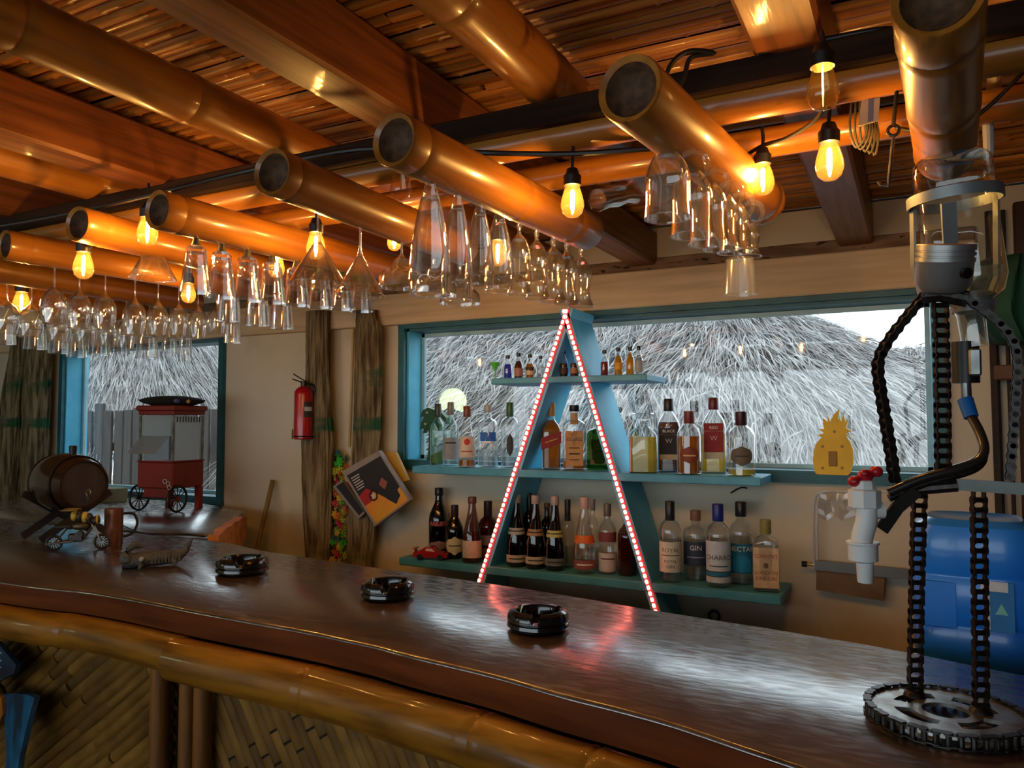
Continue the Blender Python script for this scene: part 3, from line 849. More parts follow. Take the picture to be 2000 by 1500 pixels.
# ================================================================== hanging glasses
def shell(prof, seg=24, sec=None, t=.0013):
    """glass wall with an inner and an outer face from a list of (r, z, hollow?)"""
    b = MB()
    out = [(r, z) for r, z, h in prof]
    inn = [(max(.0006, r - t), z) for r, z, h in prof if h]
    inn.reverse()
    inn.append((.0006, inn[-1][1] + (t if prof[-1][1] < prof[0][1] else t)))
    b.lathe(out + inn, seg, sec)
    return b
SHAPES = {   # (radius fraction, height fraction, hollow) from the foot (top as it hangs) to the rim
    'wine': [(.5, -.02, 0), (.5, -.012, 0), (.09, .0, 0), (.065, .06, 0), (.06, .28, 0), (.12, .34, 0), (.30, .38, 0), (.72, .47, 1), (.94, .58, 1), (1.0, .70, 1), (.95, .84, 1), (.80, 1.0, 1)],
    'martini': [(.3, -.02, 0), (.3, -.012, 0), (.06, 0, 0), (.045, .05, 0), (.05, .30, 0), (.10, .40, 0), (.14, .44, 1), (.45, .64, 1), (.75, .83, 1), (1.0, 1.0, 1)],
    'coupe': [(.3, -.02, 0), (.3, -.012, 0), (.07, 0, 0), (.055, .10, 0), (.06, .26, 0), (.14, .34, 0), (.34, .42, 1), (.42, .54, 1), (.50, .62, 1), (.80, .68, 1), (.97, .80, 1), (1.0, 1.0, 1)],
    'pilsner': [(.18, 0, 0), (.24, .015, 0), (.22, .035, 0), (.30, .05, 0), (.28, .07, 0), (.38, .09, 0), (.36, .11, 0), (.46, .16, 1), (.64, .30, 1), (.84, .50, 1), (.97, .72, 1), (1.0, .86, 1), (.95, 1.0, 1)],
    'tulip': [(.4, -.02, 0), (.4, -.01, 0), (.16, 0, 0), (.12, .05, 0), (.22, .09, 0), (.14, .14, 0), (.18, .20, 0), (.55, .28, 1), (.84, .42, 1), (.88, .56, 1), (.70, .76, 1), (.76, .88, 1), (1.0, 1.0, 1)],
    'goblet': [(.16, .0, 0), (.30, .14, 0), (.34, .16, 0), (.58, .18, 0), (.66, .24, 1), (.74, .45, 1), (.84, .70, 1), (1.0, 1.0, 1)],
    'tumbler': [(.70, 0, 0), (.80, .02, 0), (.83, .08, 1), (.90, .4, 1), (1.0, 1.0, 1)],
    'dish': [(.52, 0, 0), (.56, .05, 1), (.78, .55, 1), (1.0, .95, 1), (1.0, 1.0, 1)],
    'mug': [(.28, 0, 0), (.34, .015, 0), (.36, .03, 0), (.62, .12, 1), (.84, .26, 1), (.95, .42, 1), (.93, .56, 1), (.94, .80, 1), (1.0, 1.0, 1)],
    'shot': [(.78, 0, 0), (.82, .04, 0), (.84, .14, 1), (1.0, 1.0, 1)],
}
ORD = ['first', 'second', 'third', 'fourth', 'fifth', 'sixth', 'seventh', 'eighth', 'ninth']
GLASS_CACHE = {}
crystal_m = glass('cut_crystal', edge=1.0, power=1.6, base=.10, rough=.05, tint=(.96, .96, .95, 1))
frost_m = glass('frosted_glass', edge=.7, power=2.0, base=.08, body=.22, bodycol=(.85, .88, .92, 1), rough=.15)
def cut(a): return 1 + .028 * math.cos(12 * a)
def hang(key, kind, x, y_rim, w, label, group, m=None, ytop=None, nm=None):
    """hang a glass under rack pole `key` where the photo shows it"""
    a, b, r = RACK[key]
    lo, hi = -.3, 1.5
    for _ in range(50):
        mid = (lo + hi) / 2
        if px(a.lerp(b, mid))[0] < x: lo = mid
        else: hi = mid
    t = max(.02, min(.985, lo)); p = a.lerp(b, t)
    d = dep(p); s = d / FPX
    zr = pt(x, y_rim, d=d).z
    top = p.z - r * .93
    zt = top if ytop is None else min(top, pt(x, ytop, d=d).z)
    H = max(.03, zt - zr); R = w / 2 * s
    root = thing(nm or {'wine': 'wine_glass', 'martini': 'martini_glass', 'coupe': 'margarita_glass', 'pilsner': 'beer_glass', 'tulip': 'tulip_glass', 'goblet': 'crystal_goblet',
                  'tumbler': 'tumbler', 'dish': 'glass_dish', 'mug': 'beer_mug', 'shot': 'shot_glass'}[kind], label, 'glass', (p.x, p.y, top), face_cam(p), group)
    prof = [(max(.0007, q * R), -(h * H) - (top - zt), hol) for q, h, hol in SHAPES[kind]]
    if kind == 'goblet':
        stem = prof[:3]; prof = prof[3:]
        MB().lathe([(q, z) for q, z, h in stem], 16, cap0=True, cap1=True).build('silver_stem', steel_m, root)
        b_ = MB(); seg = 36; rows = []
        n = 16
        def rad(z):
            for (q0, z0, _), (q1, z1, _) in zip(prof, prof[1:]):
                if z1 <= z <= z0: return q0 + (q1 - q0) * (z0 - z) / max(1e-9, z0 - z1)
            return prof[-1][0]
        z0, z1 = prof[0][1], prof[-1][1]
        for i in range(n + 1):
            z = z0 + (z1 - z0) * i / n; f = i / n
            amp = .05 if f < .5 else (.02 if f < .85 else 0)
            rows.append([((rad(z) * (1 - amp * (((i + j) % 3) == 0))) * math.cos(2 * PI * j / seg), (rad(z) * (1 - amp * (((i + j) % 3) == 0))) * math.sin(2 * PI * j / seg), z) for j in range(seg)])
        rows += [[(q[0] * .95, q[1] * .95, q[2]) for q in rows[n]], [(q[0] * .94, q[1] * .94, q[2]) for q in rows[2]]]
        b_.loft(rows, True, True).build('bowl', m or crystal_m, root, angle=10)
        return root
    if top - zt > .012:                                      # wire hook up to the pole
        MB().tube(smooth_curve([(0, 0, .004), (.008, 0, -(top - zt) * .3), (-.004, 0, -(top - zt) * .8), (0, 0, -(top - zt) - .002)], 4), .0012, 6).build('wire_hook', steel_m, root)
    ns = 0
    if kind in ('wine', 'martini', 'coupe', 'tulip'):
        ns = next(i for i, q in enumerate(prof) if q[2]) 
        MB().lathe([(q, z) for q, z, h in prof[:ns + 1]], 14, cap0=True, cap1=True).build('stem', m or stem_m, root, angle=60)
        prof = prof[ns:]
    shell(prof, 28).build('bowl', m or clear_m, root, angle=70)
    rim = prof[-1]
    if kind not in ('shot',):
        MB().torus((0, 0, rim[1]), rim[0] - .0006, .0011, 30, 6).build('rim', m or clear_m, root, angle=80)
    if kind == 'mug':
        hz = -H
        pts = [(R * .92, 0, hz * .52), (R * 1.35, 0, hz * .46), (R * 1.62, 0, hz * .30), (R * 1.50, 0, hz * .12), (R * 1.05, 0, hz * .05), (R * .62, 0, hz * .10)]
        MB().tube(smooth_curve(pts, 6), .0055, 10).build('handle', clear_m, root)
    return root
G4 = 'beer mugs on the bamboo rack'
hang(4, 'mug', 1303, 428, 92, 'clear bell shaped beer mug, foremost under its bamboo pole', G4, ytop=290)
for i, (x, yr, w, yt) in enumerate(((1350, 462, 84, 318), (1382, 478, 78, 342), (1408, 488, 72, 362), (1432, 494, 66, 380))):
    hang(4, 'mug', x, yr, w, ORD[i] + ' clear beer mug behind the bell shaped one on its pole', G4, ytop=yt)
hang(4, 'tulip', 1462, 502, 46, 'rounded clear glass at the wall end of the mug row', None, ytop=405)
hang(4, 'tumbler', 1443, 577, 64, 'frosted ribbed tumbler below the row of mugs', None, frost_m, ytop=506)
G3 = 'tall beer glasses on the bamboo rack'
hang(3, 'pilsner', 841, 578, 82, 'largest tall clear beer glass, foremost under its bamboo pole', G3)
for i, (x, yr, w) in enumerate(((893, 588, 62), (937, 562, 58), (975, 570, 60))):
    hang(3, 'pilsner', x, yr, w, ORD[i] + ' slimmer tall beer glass behind the largest one on its pole', G3)
for i, (x, yr, w) in enumerate(((1014, 576, 50), (1048, 584, 52), (1080, 590, 54), (1106, 594, 52), (1134, 600, 52))):
    hang(3, 'tulip', x, yr, w, ORD[i] + ' small tulip glass after the tall beer glasses on their pole', 'small tulip glasses at the end of the rack')
G2 = 'cocktail glasses on the bamboo rack'
hang(2, 'martini', 622, 556, 112, 'wide martini glass hanging in front of a glowing bulb', G2)
hang(2, 'martini', 704, 578, 96, 'narrower martini glass hanging beside the wide one', G2)
hang(2, 'coupe', 785, 562, 92, 'margarita glass with bulged bowl hanging at the pole end', G2)
hang(2, 'coupe', 848, 576, 86, 'margarita glass seen through the largest beer glass', G2)
hang(2, 'coupe', 899, 594, 80, 'margarita glass with the lowest rim, below the beer glasses', G2)
for i, (x, yr, w) in enumerate(((384, 572, 58), (434, 582, 56), (484, 588, 58), (532, 592, 56), (580, 597, 54), (626, 601, 52), (668, 605, 50), (706, 609, 48))):
    hang(1, 'goblet', x, yr, w, ORD[i] + ' cut crystal goblet from the open end of its bamboo pole', 'crystal goblets on the bamboo rack')
hang(0, 'dish', 300, 545, 86, 'short flared clear glass dish hanging alone', None, ytop=495)
for i, (x, yr, w, yt) in enumerate(((448, 628, 46, 575), (505, 636, 48, 582), (552, 642, 46, 590))):
    hang(0, 'tumbler', x, yr, w, ORD[i] + ' crystal tumbler below the goblets, counted from the popcorn cart', 'crystal tumblers under the goblets', crystal_m, ytop=yt)
hang(-1, 'shot', 456, 670, 32, 'plain straight shot glass below a crystal tumbler', None, ytop=628)
G1 = 'wine glasses on the left bamboo racks'
for i, (x, yr, w) in enumerate(((108, 632, 47), (157, 642, 46), (207, 640, 43))):
    hang(-1, 'wine', x, yr, w, ORD[i] + ' large round wine glass from the open end of its pole', G1)
for i, (x, yr, w) in enumerate(((265, 655, 43), (310, 655, 39), (350, 656, 36), (388, 660, 35), (424, 652, 36))):
    hang(-1, 'wine', x, yr, w, ORD[i] + ' medium wine glass after the three large round ones', G1)
for i, (x, yr, w) in enumerate(((15, 652, 46), (63, 660, 46), (118, 668, 44), (170, 672, 42), (214, 676, 38), (248, 680, 34))):
    hang(-2, 'wine', x, yr, w, ORD[i] + ' wine glass in the row nearest the corner trunks', 'wine glasses by the corner trunks', ytop=None)
for i, (x, yr, w, yt) in enumerate(((12, 672, 40, 628), (72, 682, 42, 640), (120, 690, 42, 645), (152, 698, 36, 650), (196, 694, 42, 652), (236, 690, 40, 655))):
    hang(-3, 'tumbler', x, yr, w, ORD[i] + ' plain tumbler in the lowest row by the corner trunks', 'tumblers in the lowest row', ytop=yt)
for i, (x, yr, w, yt) in enumerate(((290, 700, 42, 655), (333, 690, 30, 658), (364, 706, 26, 655))):
    hang(-2, 'tumbler', x, yr, w, ['widest', 'shortest', 'narrowest'][i] + ' plain tumbler hanging against the small window', 'tumblers against the small window', ytop=yt)
# clear wavy glass tube lying on the rafters behind the free bulb
p = pt(1162, 392, d=2.0); q = pt(1238, 376, d=2.1)
o = thing('glass_carafe', 'wavy clear glass carafe lying on its side behind the amber bulb', 'carafe', p)
dv = (q - p); L = dv.length
g_ = shell([(.020, 0, 0), (.028, .004, 0), (.030, .012, 1), (.026, L * .3, 1), (.030, L * .5, 1), (.024, L * .75, 1), (.030, L, 1)], 24).build('glass_body', clear_m, o, angle=70)
g_.rotation_mode = 'QUATERNION'; g_.rotation_quaternion = dv.to_track_quat('Z', 'Y')
t_ = MB().torus((0, 0, L), .0305, .002, 24, 6).build('rim', clear_m, o); t_.rotation_mode = 'QUATERNION'; t_.rotation_quaternion = dv.to_track_quat('Z', 'Y')

# ================================================================== A shaped bottle shelf
SF, SB = 2.89, WY - .004
AX = -1.267; AZT = E + .462
ash = thing('bottle_shelf', 'light blue A shaped shelf with three boards and red lights', 'shelf', (AX, SF, 0))
def shelf_board(x0, x1, zt, th=.03, depth=SB - SF):
    MB().bbox(((x0 + x1) / 2 - AX, depth / 2, zt - th / 2), (x1 - x0, depth, th), .003).build('shelf_board', shelf_m, ash, smooth=False)
Z1, Z2, Z3 = E + .183, E - .205, E - .622
shelf_board(-1.62, -.925, Z1, .026); shelf_board(-2.03, -.50, Z2, .032); shelf_board(-2.10, -.437, Z3, .034)
TH = .036
for sgn, foot in ((-1, pt(933, 1135, Y=SF)), (1, pt(1285, 1190, Y=SF))):
    k = (foot.x - AX) / (AZT - foot.z)                       # run per drop
    zb = .0
    xt, xb = 0.0, k * (AZT - zb)
    nx = Vector((1, 0, 0))
    w = TH
    b = MB()
    xa = xt - sgn * 0; 
    pr = [(xt + sgn * w * .15, AZT), (xb + sgn * w * .15, zb), (xb - sgn * w * .9, zb), (xt - sgn * w * .9 if False else xt + sgn * w * .15 - sgn * w, AZT)]
    b.plate(pr, .006, SB - SF - .01).build('leg', cyan_m, ash, smooth=False)
    # light strip on the front edge
    zl = E - .80
    n = 58
    xs0 = lambda z: k * (AZT - z) - sgn * w * .25
    MB().tube([(xs0(AZT - .003), -.001, AZT - .003), (xs0(zl), -.001, zl)], .0085, 8).build('light_strip', mat('red_strip', rgb(190, 20, 22), rough=.4, emit=(1, .02, .02, 1), estr=1.6), ash)
    bm_ = MB().ball((0, 0, 0), .0072, 8, 5, (1, .7, 1.45)).mesh('led_bead', glow('red_led', (1.0, .20, .14, 1), 7.0))
    for i in range(n):
        z = AZT - .012 - (AZT - zl - .02) * i / (n - 1)
        link('led_bead', bm_, ash, (xs0(z), -.008, z), (0, -math.atan(k), 0))

# ------------------------------------------------------------------ bottles
def supersec(n, asp=1.0):
    def f(a):
        c, s = abs(math.cos(a)), abs(math.sin(a)) / asp
        return (c ** n + s ** n) ** (-1.0 / n)
    return f
PROF = {   # (radius fraction, height fraction)
    'standard': [(.92, 0), (1, .012), (1, .55), (.97, .60), (.80, .67), (.50, .72), (.36, .76), (.33, .84), (.33, .93), (.36, .935), (.36, .95)],
    'tall': [(.92, 0), (1, .012), (1, .60), (.94, .66), (.66, .72), (.42, .755), (.36, .80), (.36, .95)],
    'round': [(.90, 0), (1, .015), (1, .60), (.97, .66), (.82, .72), (.52, .765), (.38, .79), (.36, .95)],
    'stubby': [(.92, 0), (1, .012), (1, .66), (.96, .71), (.78, .745), (.42, .775), (.36, .79), (.35, .95)],
    'cone': [(.90, 0), (1, .02), (1, .26), (.95, .36), (.80, .48), (.60, .62), (.42, .78), (.36, .86), (.36, .95)],
    'baileys': [(.92, 0), (1, .012), (1, .50), (.90, .60), (.62, .70), (.42, .77), (.36, .83), (.36, .95)],
    'taper': [(.98, 0), (1, .012), (1.0, .60), (.92, .69), (.60, .77), (.36, .82), (.34, .95)],
    'mini': [(.92, 0), (1, .02), (1, .46), (.90, .56), (.52, .70), (.40, .76), (.38, .88)],
    'decanter': [(.96, 0), (1, .015), (1, .62), (.92, .68), (.50, .76), (.40, .79), (.44, .81), (.40, .82), (.44, .84), (.38, .85)],
}
def prof_r(prof, z):
    for (r0, z0), (r1, z1) in zip(prof, prof[1:]):
        if z0 <= z <= z1: return r0 + (r1 - r0) * (z - z0) / max(1e-9, z1 - z0)
    return prof[-1][0]
TXT_W = rgb(236, 232, 222)
def liq(name, col, dens=.5):
    return glass('liquid_' + name, tint=tuple(c ** .8 for c in col[:3]) + (1,), body=dens, bodycol=col, power=3, edge=.5, base=.04, rough=.05)
LIQ = {'amber': liq('amber', rgb(214, 140, 24), .45), 'brown': liq('brown', rgb(120, 56, 14), .5), 'pale': liq('pale', rgb(232, 206, 96), .45), 'water': liq('water', rgb(225, 232, 232), .10),
       'yellow': liq('yellow', rgb(240, 180, 20), .6), 'blue': liq('blue', rgb(20, 90, 210), .6), 'red': liq('red', rgb(170, 16, 30), .55), 'dark': liq('dark', rgb(46, 24, 20), .8),
       'purple': liq('purple', rgb(52, 26, 36), .85), 'cream': liq('cream', rgb(226, 210, 190), .9), 'gold': liq('gold', rgb(226, 150, 40), .5)}
GL = {'clear': clear_m, 'green': glass('green_glass', tint=(.30, .55, .20, 1), power=2.6, edge=.8, base=.05, body=.25, bodycol=rgb(40, 96, 30)),
      'dark': glass('dark_glass', tint=(.10, .09, .07, 1), power=2.6, edge=.7, base=.06, body=.45, bodycol=rgb(26, 22, 18)),
      'aqua': glass('aqua_glass', tint=(.86, .96, .95, 1), power=2.4, edge=.9, base=.05),
      'blue': glass('blue_glass', tint=(.2, .4, .9, 1), power=2.6, edge=.7, base=.05, body=.3, bodycol=rgb(20, 80, 200)),
      'smoke': glass('smoky_glass', tint=(.55, .40, .36, 1), power=2.6, edge=.7, base=.05, body=.2, bodycol=rgb(110, 60, 50))}
def paper(c, c2=None): return mat('paper_%d_%d_%d' % c, rgb(*c), rgb(*c2) if c2 else None, rough=.6, scale=(40, 40, 40))
def ink(c): return mat('ink_%d_%d_%d' % c, rgb(*c), rough=.6)
SHELF_Y = 3.0
def bottle(x, ytop, ybase, w, zs, kind, label, gl='clear', liquid=None, fill=.0, cap=((30, 28, 28), .16), labels=(), sec=None, yy=SHELF_Y, group=None, name='bottle', stopper=False, capw=None, asp=.8, slim=1.0):
    """bottle standing on a shelf at height zs; px measures come from the photo"""
    base = pt(x, ybase, Y=yy); base.z = zs
    s = mpp(base); H = (ybase - ytop) * s; R = w / 2 * s
    root = thing(name, label, 'bottle', base, face_cam(base), group)
    prof = PROF[kind]; sf = supersec(sec, asp) if sec else None
    seg = 40 if sec else 24
    P = [(q * R, z * H) for q, z in prof]
    def blend(z):                                            # neck of a square bottle stays round
        zz = z / H
        k = 0 if zz > .74 else (1 if zz < .62 else (.74 - zz) / .12)
        return k
    def ringat(r, z):
        k = blend(z) if sec else 0
        out = []
        for j in range(seg):
            a = 2 * PI * j / seg; q = r * (1 + (sf(a) - 1) * k) if sec else r
            out.append((q * math.cos(a), q * math.sin(a), z))
        return out
    b = MB().loft([ringat(.0006, 0.0)] + [ringat(r, z) for r, z in P])
    b.build('glass_body', GL[gl], root, angle=50)
    if liquid:
        LP = [(max(.0006, r * .93), max(z, H * .02)) for r, z in P if z <= fill * H]
        LP.append((prof_r(prof, fill) * R * .93, fill * H))
        LP = [(.0006, H * .02)] + LP + [(.0006, fill * H)]
        MB().loft([ringat(r, z) for r, z in LP]).build('liquid', LIQ[liquid], root, angle=50)
    if cap:
        cc, ch = cap
        cr = (capw or .42) * R
        ct_ = [(cr * .96, H * (1 - ch)), (cr, H * (1 - ch) + .002), (cr, H * .99), (cr * .9, H)]
        MB().lathe(ct_, 18, cap0=True, cap1=True).build('cap', mat('cap_%d_%d_%d' % cc, rgb(*cc), rough=.35), root)
    if stopper:
        MB().lathe([(.3 * R, H * .82), (.36 * R, H * .87), (.72 * R, H * .90), (.80 * R, H * .985), (.7 * R, H)], 8, cap0=True, cap1=True).build('glass_stopper', crystal_m, root, smooth=False)
    for lb in labels:                                        # (z0, z1, half width frac, paper, [(text, zc, size frac, ink)], tilt)
        z0, z1, hw, pc, texts = lb[:5]; tilt = lb[5] if len(lb) > 5 else 0
        shape = lb[6] if len(lb) > 6 else 'rect'
        off = .0009
        def surf(u, z):
            """u in metres across the label, z height; front is local -y"""
            r = prof_r(prof, min(.95, z / H)) * R
            if sec and blend(z) > .5:
                yy_ = -r * asp * 1.0 * (1 - .03) - off * 3
                return (u, -(r * asp) - off, z)
            a = -PI / 2 + u / max(.004, r)
            return ((r + off) * math.cos(a), (r + off) * math.sin(a), z)
        W = hw * R * (1.0 if sec else 1.35)
        lm = MB(); cols = 12; rws = 6; rings = []
        for i in range(rws + 1):
            zz = z0 + (z1 - z0) * i / rws
            ww = W
            if shape == 'oval': ww = W * max(.08, math.sqrt(max(0, 1 - ((i / rws) * 2 - 1) ** 2)))
            if shape == 'arch' and i >= rws - 1: ww = W * (.86 if i == rws - 1 else .55)
            rings.append([surf(-ww + 2 * ww * j / cols, (zz + tilt * (j / cols - .5)) * H) for j in range(cols + 1)])
        lo = lm.loft(rings, closed=False).build('label', paper(pc), root, angle=60)
        for tx, zc, sz, ic in texts:
            if tx == '#LINE':                                # print too small to read: a plain bar
                vs, fs = [], []
                for i in range(9):
                    x_ = W * (-.6 + 1.2 * i / 8); vs += [(x_, -sz * H * .16, 0), (x_, sz * H * .16, 0)]
                    if i: fs.append((2 * i - 2, 2 * i, 2 * i + 1, 2 * i - 1))
            else: vs, fs = text_geo(tx, sz * H)
            if not vs: continue
            mw = max(abs(v[0]) for v in vs); k = min(1.0, W * .9 / mw)
            tb = MB()
            off2 = .0016
            nv = []
            for v in vs:
                u = v[0] * k; z = zc * H + v[1] + tilt * H * (u / (2 * W))
                q = surf(u, z); ln = math.hypot(q[0], q[1])
                if sec and blend(z) > .5: nv.append((q[0], q[1] - .0007, q[2]))
                else: nv.append((q[0] * (1 + .0007 / ln), q[1] * (1 + .0007 / ln), q[2]))
            tb.add(nv, fs).build('lettering', ink(ic), lo, smooth=False)
    return root

INK = (28, 24, 22); GOLD = (196, 152, 70); WHT = (238, 236, 230); REDI = (176, 30, 34)
# middle board
bottle(855, 782, 900, 30, Z2, 'standard', 'clear bottle with dark cap and green leaf print, beside the palm sign', 'aqua', 'water', .30, ((52, 56, 52), .22), [(.02, .20, .8, (70, 110, 60), [], .12)], yy=3.07)
bottle(880, 781, 905, 31, Z2, 'standard', 'pale aqua bottle with grey cap and grey frosted label', 'aqua', 'water', .5, ((128, 128, 120), .2), [(.10, .44, .85, (150, 152, 156), [('#LINE', .36, .07, INK)])], yy=3.0)
bottle(912, 789, 908, 35, Z2, 'cone', 'clear rum bottle with brown cap and white label with red disc', 'clear', 'gold', .12, ((122, 66, 40), .18), [(.16, .50, .8, (216, 206, 188), [('#LINE', .26, .05, REDI)]), (.36, .47, .25, (196, 44, 36), [], 0, 'oval')], yy=2.945)
bottle(953, 790, 911, 40, Z2, 'stubby', 'clear vodka bottle with blue label and big white letter A', 'clear', 'water', .28, ((178, 182, 184), .12), [(.42, .56, .62, (40, 110, 206), [], -.0), (.262, .268, .6, (238, 240, 240), [('A', .42, .36, (250, 250, 250))])], capw=.40)
bottle(996, 782, 909, 35, Z2, 'stubby', 'clear bottle with green neck wrap and dark printed figure', 'clear', 'water', .3, ((46, 96, 58), .22), [(.18, .52, .28, (46, 54, 52), [], 0, 'oval')], capw=.40)
bottle(1077, 790, 919, 37, Z2, 'standard', 'amber whisky bottle with slanted red label and gold cap', 'clear', 'amber', .74, ((192, 142, 84), .20), [(.34, .52, 1.05, (140, 26, 30), [('#LINE', .43, .05, GOLD)], .10)], sec=6, asp=.95)
bottle(1122, 795, 921, 46, Z2, 'stubby', 'square clear whiskey bottle with tan label and black cap', 'clear', 'gold', .14, ((26, 22, 22), .10), [(.07, .60, .74, (196, 150, 90), [("JACK DANIEL'S", .47, .075, (60, 34, 16)), ('#LINE', .34, .05, (90, 54, 24)), ('#LINE', .25, .07, (60, 34, 16)), ('#LINE', .16, .04, (90, 54, 24))]), (.70, .88, .34, (190, 160, 110), [])], sec=5, asp=.9)
bottle(1172, 822, 926, 52, Z2, 'stubby', 'flat green liqueur bottle with brown label behind the red lights', 'green', None, 0, ((168, 24, 22), .18), [(.10, .56, .70, (138, 96, 60), [('#LINE', .34, .07, (80, 30, 20))])], sec=6, asp=.6, yy=3.075)
bottle(1257, 810, 926, 55, Z2, 'decanter', 'square crystal decanter of pale liquor with glass stopper', 'clear', 'pale', .60, None, [], sec=6, asp=.95, stopper=True, yy=2.955, name='decanter')
bottle(1307, 787, 929, 45, Z2, 'taper', 'square bottle of brown liquor with tall black label', 'clear', 'brown', .68, ((36, 30, 28), .17), [(.24, .60, .80, (26, 22, 24), [('BLACK', .555, .055, WHT), ('W', .42, .09, (190, 186, 180))]), (.50, .515, .80, GOLD, []), (.17, .24, .78, (206, 190, 150), [])], sec=6, asp=.9, capw=.42, yy=3.065)
bottle(1347, 808, 931, 49, Z2, 'round', 'round shouldered amber brandy bottle with red brown cap', 'clear', 'amber', .60, ((126, 52, 40), .20), [(.18, .44, .60, (140, 62, 40), [('#LINE', .30, .07, (220, 180, 110))], 0, 'oval')], yy=2.955)
bottle(1395, 785, 932, 47, Z2, 'taper', 'square bottle of pale liquor with tall red label', 'clear', 'pale', .52, ((112, 34, 38), .16), [(.28, .66, .78, (160, 28, 34), [('RED', .60, .06, WHT), ('W', .46, .09, (220, 180, 180))]), (.55, .562, .78, (220, 190, 170), []), (.19, .28, .76, (214, 204, 170), [])], sec=6, asp=.9, capw=.42, yy=3.065)
bottle(1449, 808, 933, 53, Z2, 'round', 'round bottle with dark ornate oval label and dark wine cap', 'clear', 'pale', .10, ((66, 28, 34), .22), [(.16, .46, .62, (108, 96, 84), [('#LINE', .31, .06, (50, 40, 34))], 0, 'oval')], yy=2.965)
# lower board
bottle(857, 950, 1076, 40, Z3, 'baileys', 'dark cream liqueur bottle with red lettering behind the toy car', 'dark', 'dark', .6, ((24, 22, 20), .12), [(.42, .50, .9, (44, 38, 34), [('BAILEYS', .46, .085, (226, 84, 76))]), (.06, .20, .8, (150, 110, 96), [], 0, 'oval')], yy=3.085)
bottle(888, 979, 1082, 35, Z3, 'baileys', 'dark bottle with oval cream label beside the cream liqueur', 'dark', 'dark', .6, ((50, 30, 26), .22), [(.08, .42, .85, (206, 188, 136), [('#LINE', .25, .06, INK)], 0, 'oval')], yy=3.0)
bottle(922, 964, 1090, 40, Z3, 'cone', 'tapering red liquor bottle with cream label and two part cap', 'smoke', 'red', .45, ((96, 62, 46), .10), [(.08, .34, .85, (206, 180, 150), [])], yy=2.955)
bottle(953, 981, 1092, 40, Z3, 'standard', 'dark red bottle behind the red light strip', 'smoke', 'red', .7, ((40, 22, 26), .3), [(.25, .42, .9, (150, 120, 112), []), (.05, .2, .9, (170, 80, 60), [])], yy=3.065)
for x, yt, yb, cc in ((1009, 973, 1112, 'silver'), (1046, 976, 1117, 'bronze'), (1084, 978, 1121, 'gold')):
    bc = {'silver': (176, 172, 160), 'bronze': (170, 128, 92), 'gold': (190, 190, 104)}[cc]
    lb = {'silver': 'dark coffee liqueur bottle with silver neck band', 'bronze': 'dark coffee liqueur bottle with bronze neck band', 'gold': 'dark liqueur bottle with yellow gold neck band'}[cc]
    bottle(x, yt, yb, 40, Z3, 'cone', lb, 'dark', 'purple', .5, ((176, 160, 156), .12), [(.45, .54, 1.15, bc, [('#LINE', .50, .05, INK)]), (.07, .17, 1.0, (196, 180, 156) if cc != 'gold' else (110, 116, 112), [('#LINE', .12, .05, INK)])], yy=2.96)
bottle(1034, 964, 1098, 26, Z3, 'tall', 'tall black capped bottle standing behind the coffee liqueurs', 'dark', 'dark', .5, ((20, 20, 22), .3), [], yy=3.06)
bottle(1069, 982, 1100, 30, Z3, 'tall', 'dark bottle with brown screw cap behind the coffee liqueurs', 'dark', 'dark', .5, ((92, 60, 50), .08), [], yy=3.06)
bottle(1109, 978, 1108, 28, Z3, 'tall', 'slim clear bottle with long black cap', 'clear', 'water', .3, ((26, 26, 30), .32), [], yy=3.05)
bottle(1142, 981, 1128, 44, Z3, 'cone', 'clear tapering syrup bottle with orange band and red label', 'clear', 'water', .2, ((206, 172, 160), .16), [(.40, .50, 1.1, (226, 110, 36), []), (.07, .18, .9, (150, 80, 78), [('#LINE', .125, .06, WHT)])], yy=2.96)
bottle(1158, 978, 1112, 24, Z3, 'tall', 'slim clear bottle behind the syrup bottle', 'clear', 'water', .3, ((150, 140, 138), .16), [], yy=3.06)
bottle(1187, 991, 1125, 35, Z3, 'tall', 'bottle of white liqueur with white label and dark neck print', 'clear', 'cream', .28, ((112, 96, 84), .18), [(.04, .30, 1.0, (206, 196, 192), [('#LINE', .22, .06, (90, 40, 40))]), (.46, .60, .9, (126, 58, 58), [])])
bottle(1226, 1000, 1131, 38, Z3, 'standard', 'dark red bottle glowing in the red light strip', 'smoke', 'red', .6, ((80, 24, 24), .2), [])
bottle(1310, 992, 1147, 42, Z3, 'round', 'gin bottle with tall white label and long black neck', 'clear', 'water', .55, ((28, 34, 34), .24), [(.13, .52, 1.05, (226, 222, 200), [('ROYAL', .40, .075, (110, 96, 70)), ('#LINE', .34, .035, (110, 96, 70)), ('ROYAL', .265, .05, INK), ('GIN', .20, .06, INK)]), (.505, .52, 1.05, INK, [])], capw=.44, yy=2.96)
bottle(1360, 1020, 1153, 49, Z3, 'stubby', 'squat gin bottle with dark blue label and wooden stopper', 'clear', 'water', .6, ((150, 106, 86), .15), [(.22, .56, .9, (52, 64, 88), [('GIN', .47, .10, WHT), ('#LINE', .34, .05, (150, 156, 166))])], capw=.42, yy=3.05)
bottle(1404, 999, 1158, 47, Z3, 'round', 'tall bottle with blue cap and white label over a blue stripe', 'clear', 'water', .6, ((30, 48, 140), .21), [(.20, .56, 1.0, (206, 212, 216), [('CHARRO', .36, .085, (34, 52, 66)), ('#LINE', .26, .04, (60, 90, 120))]), (.14, .19, 1.0, (46, 122, 160), []), (.06, .13, 1.0, (206, 212, 216), [])], capw=.46, yy=2.96)
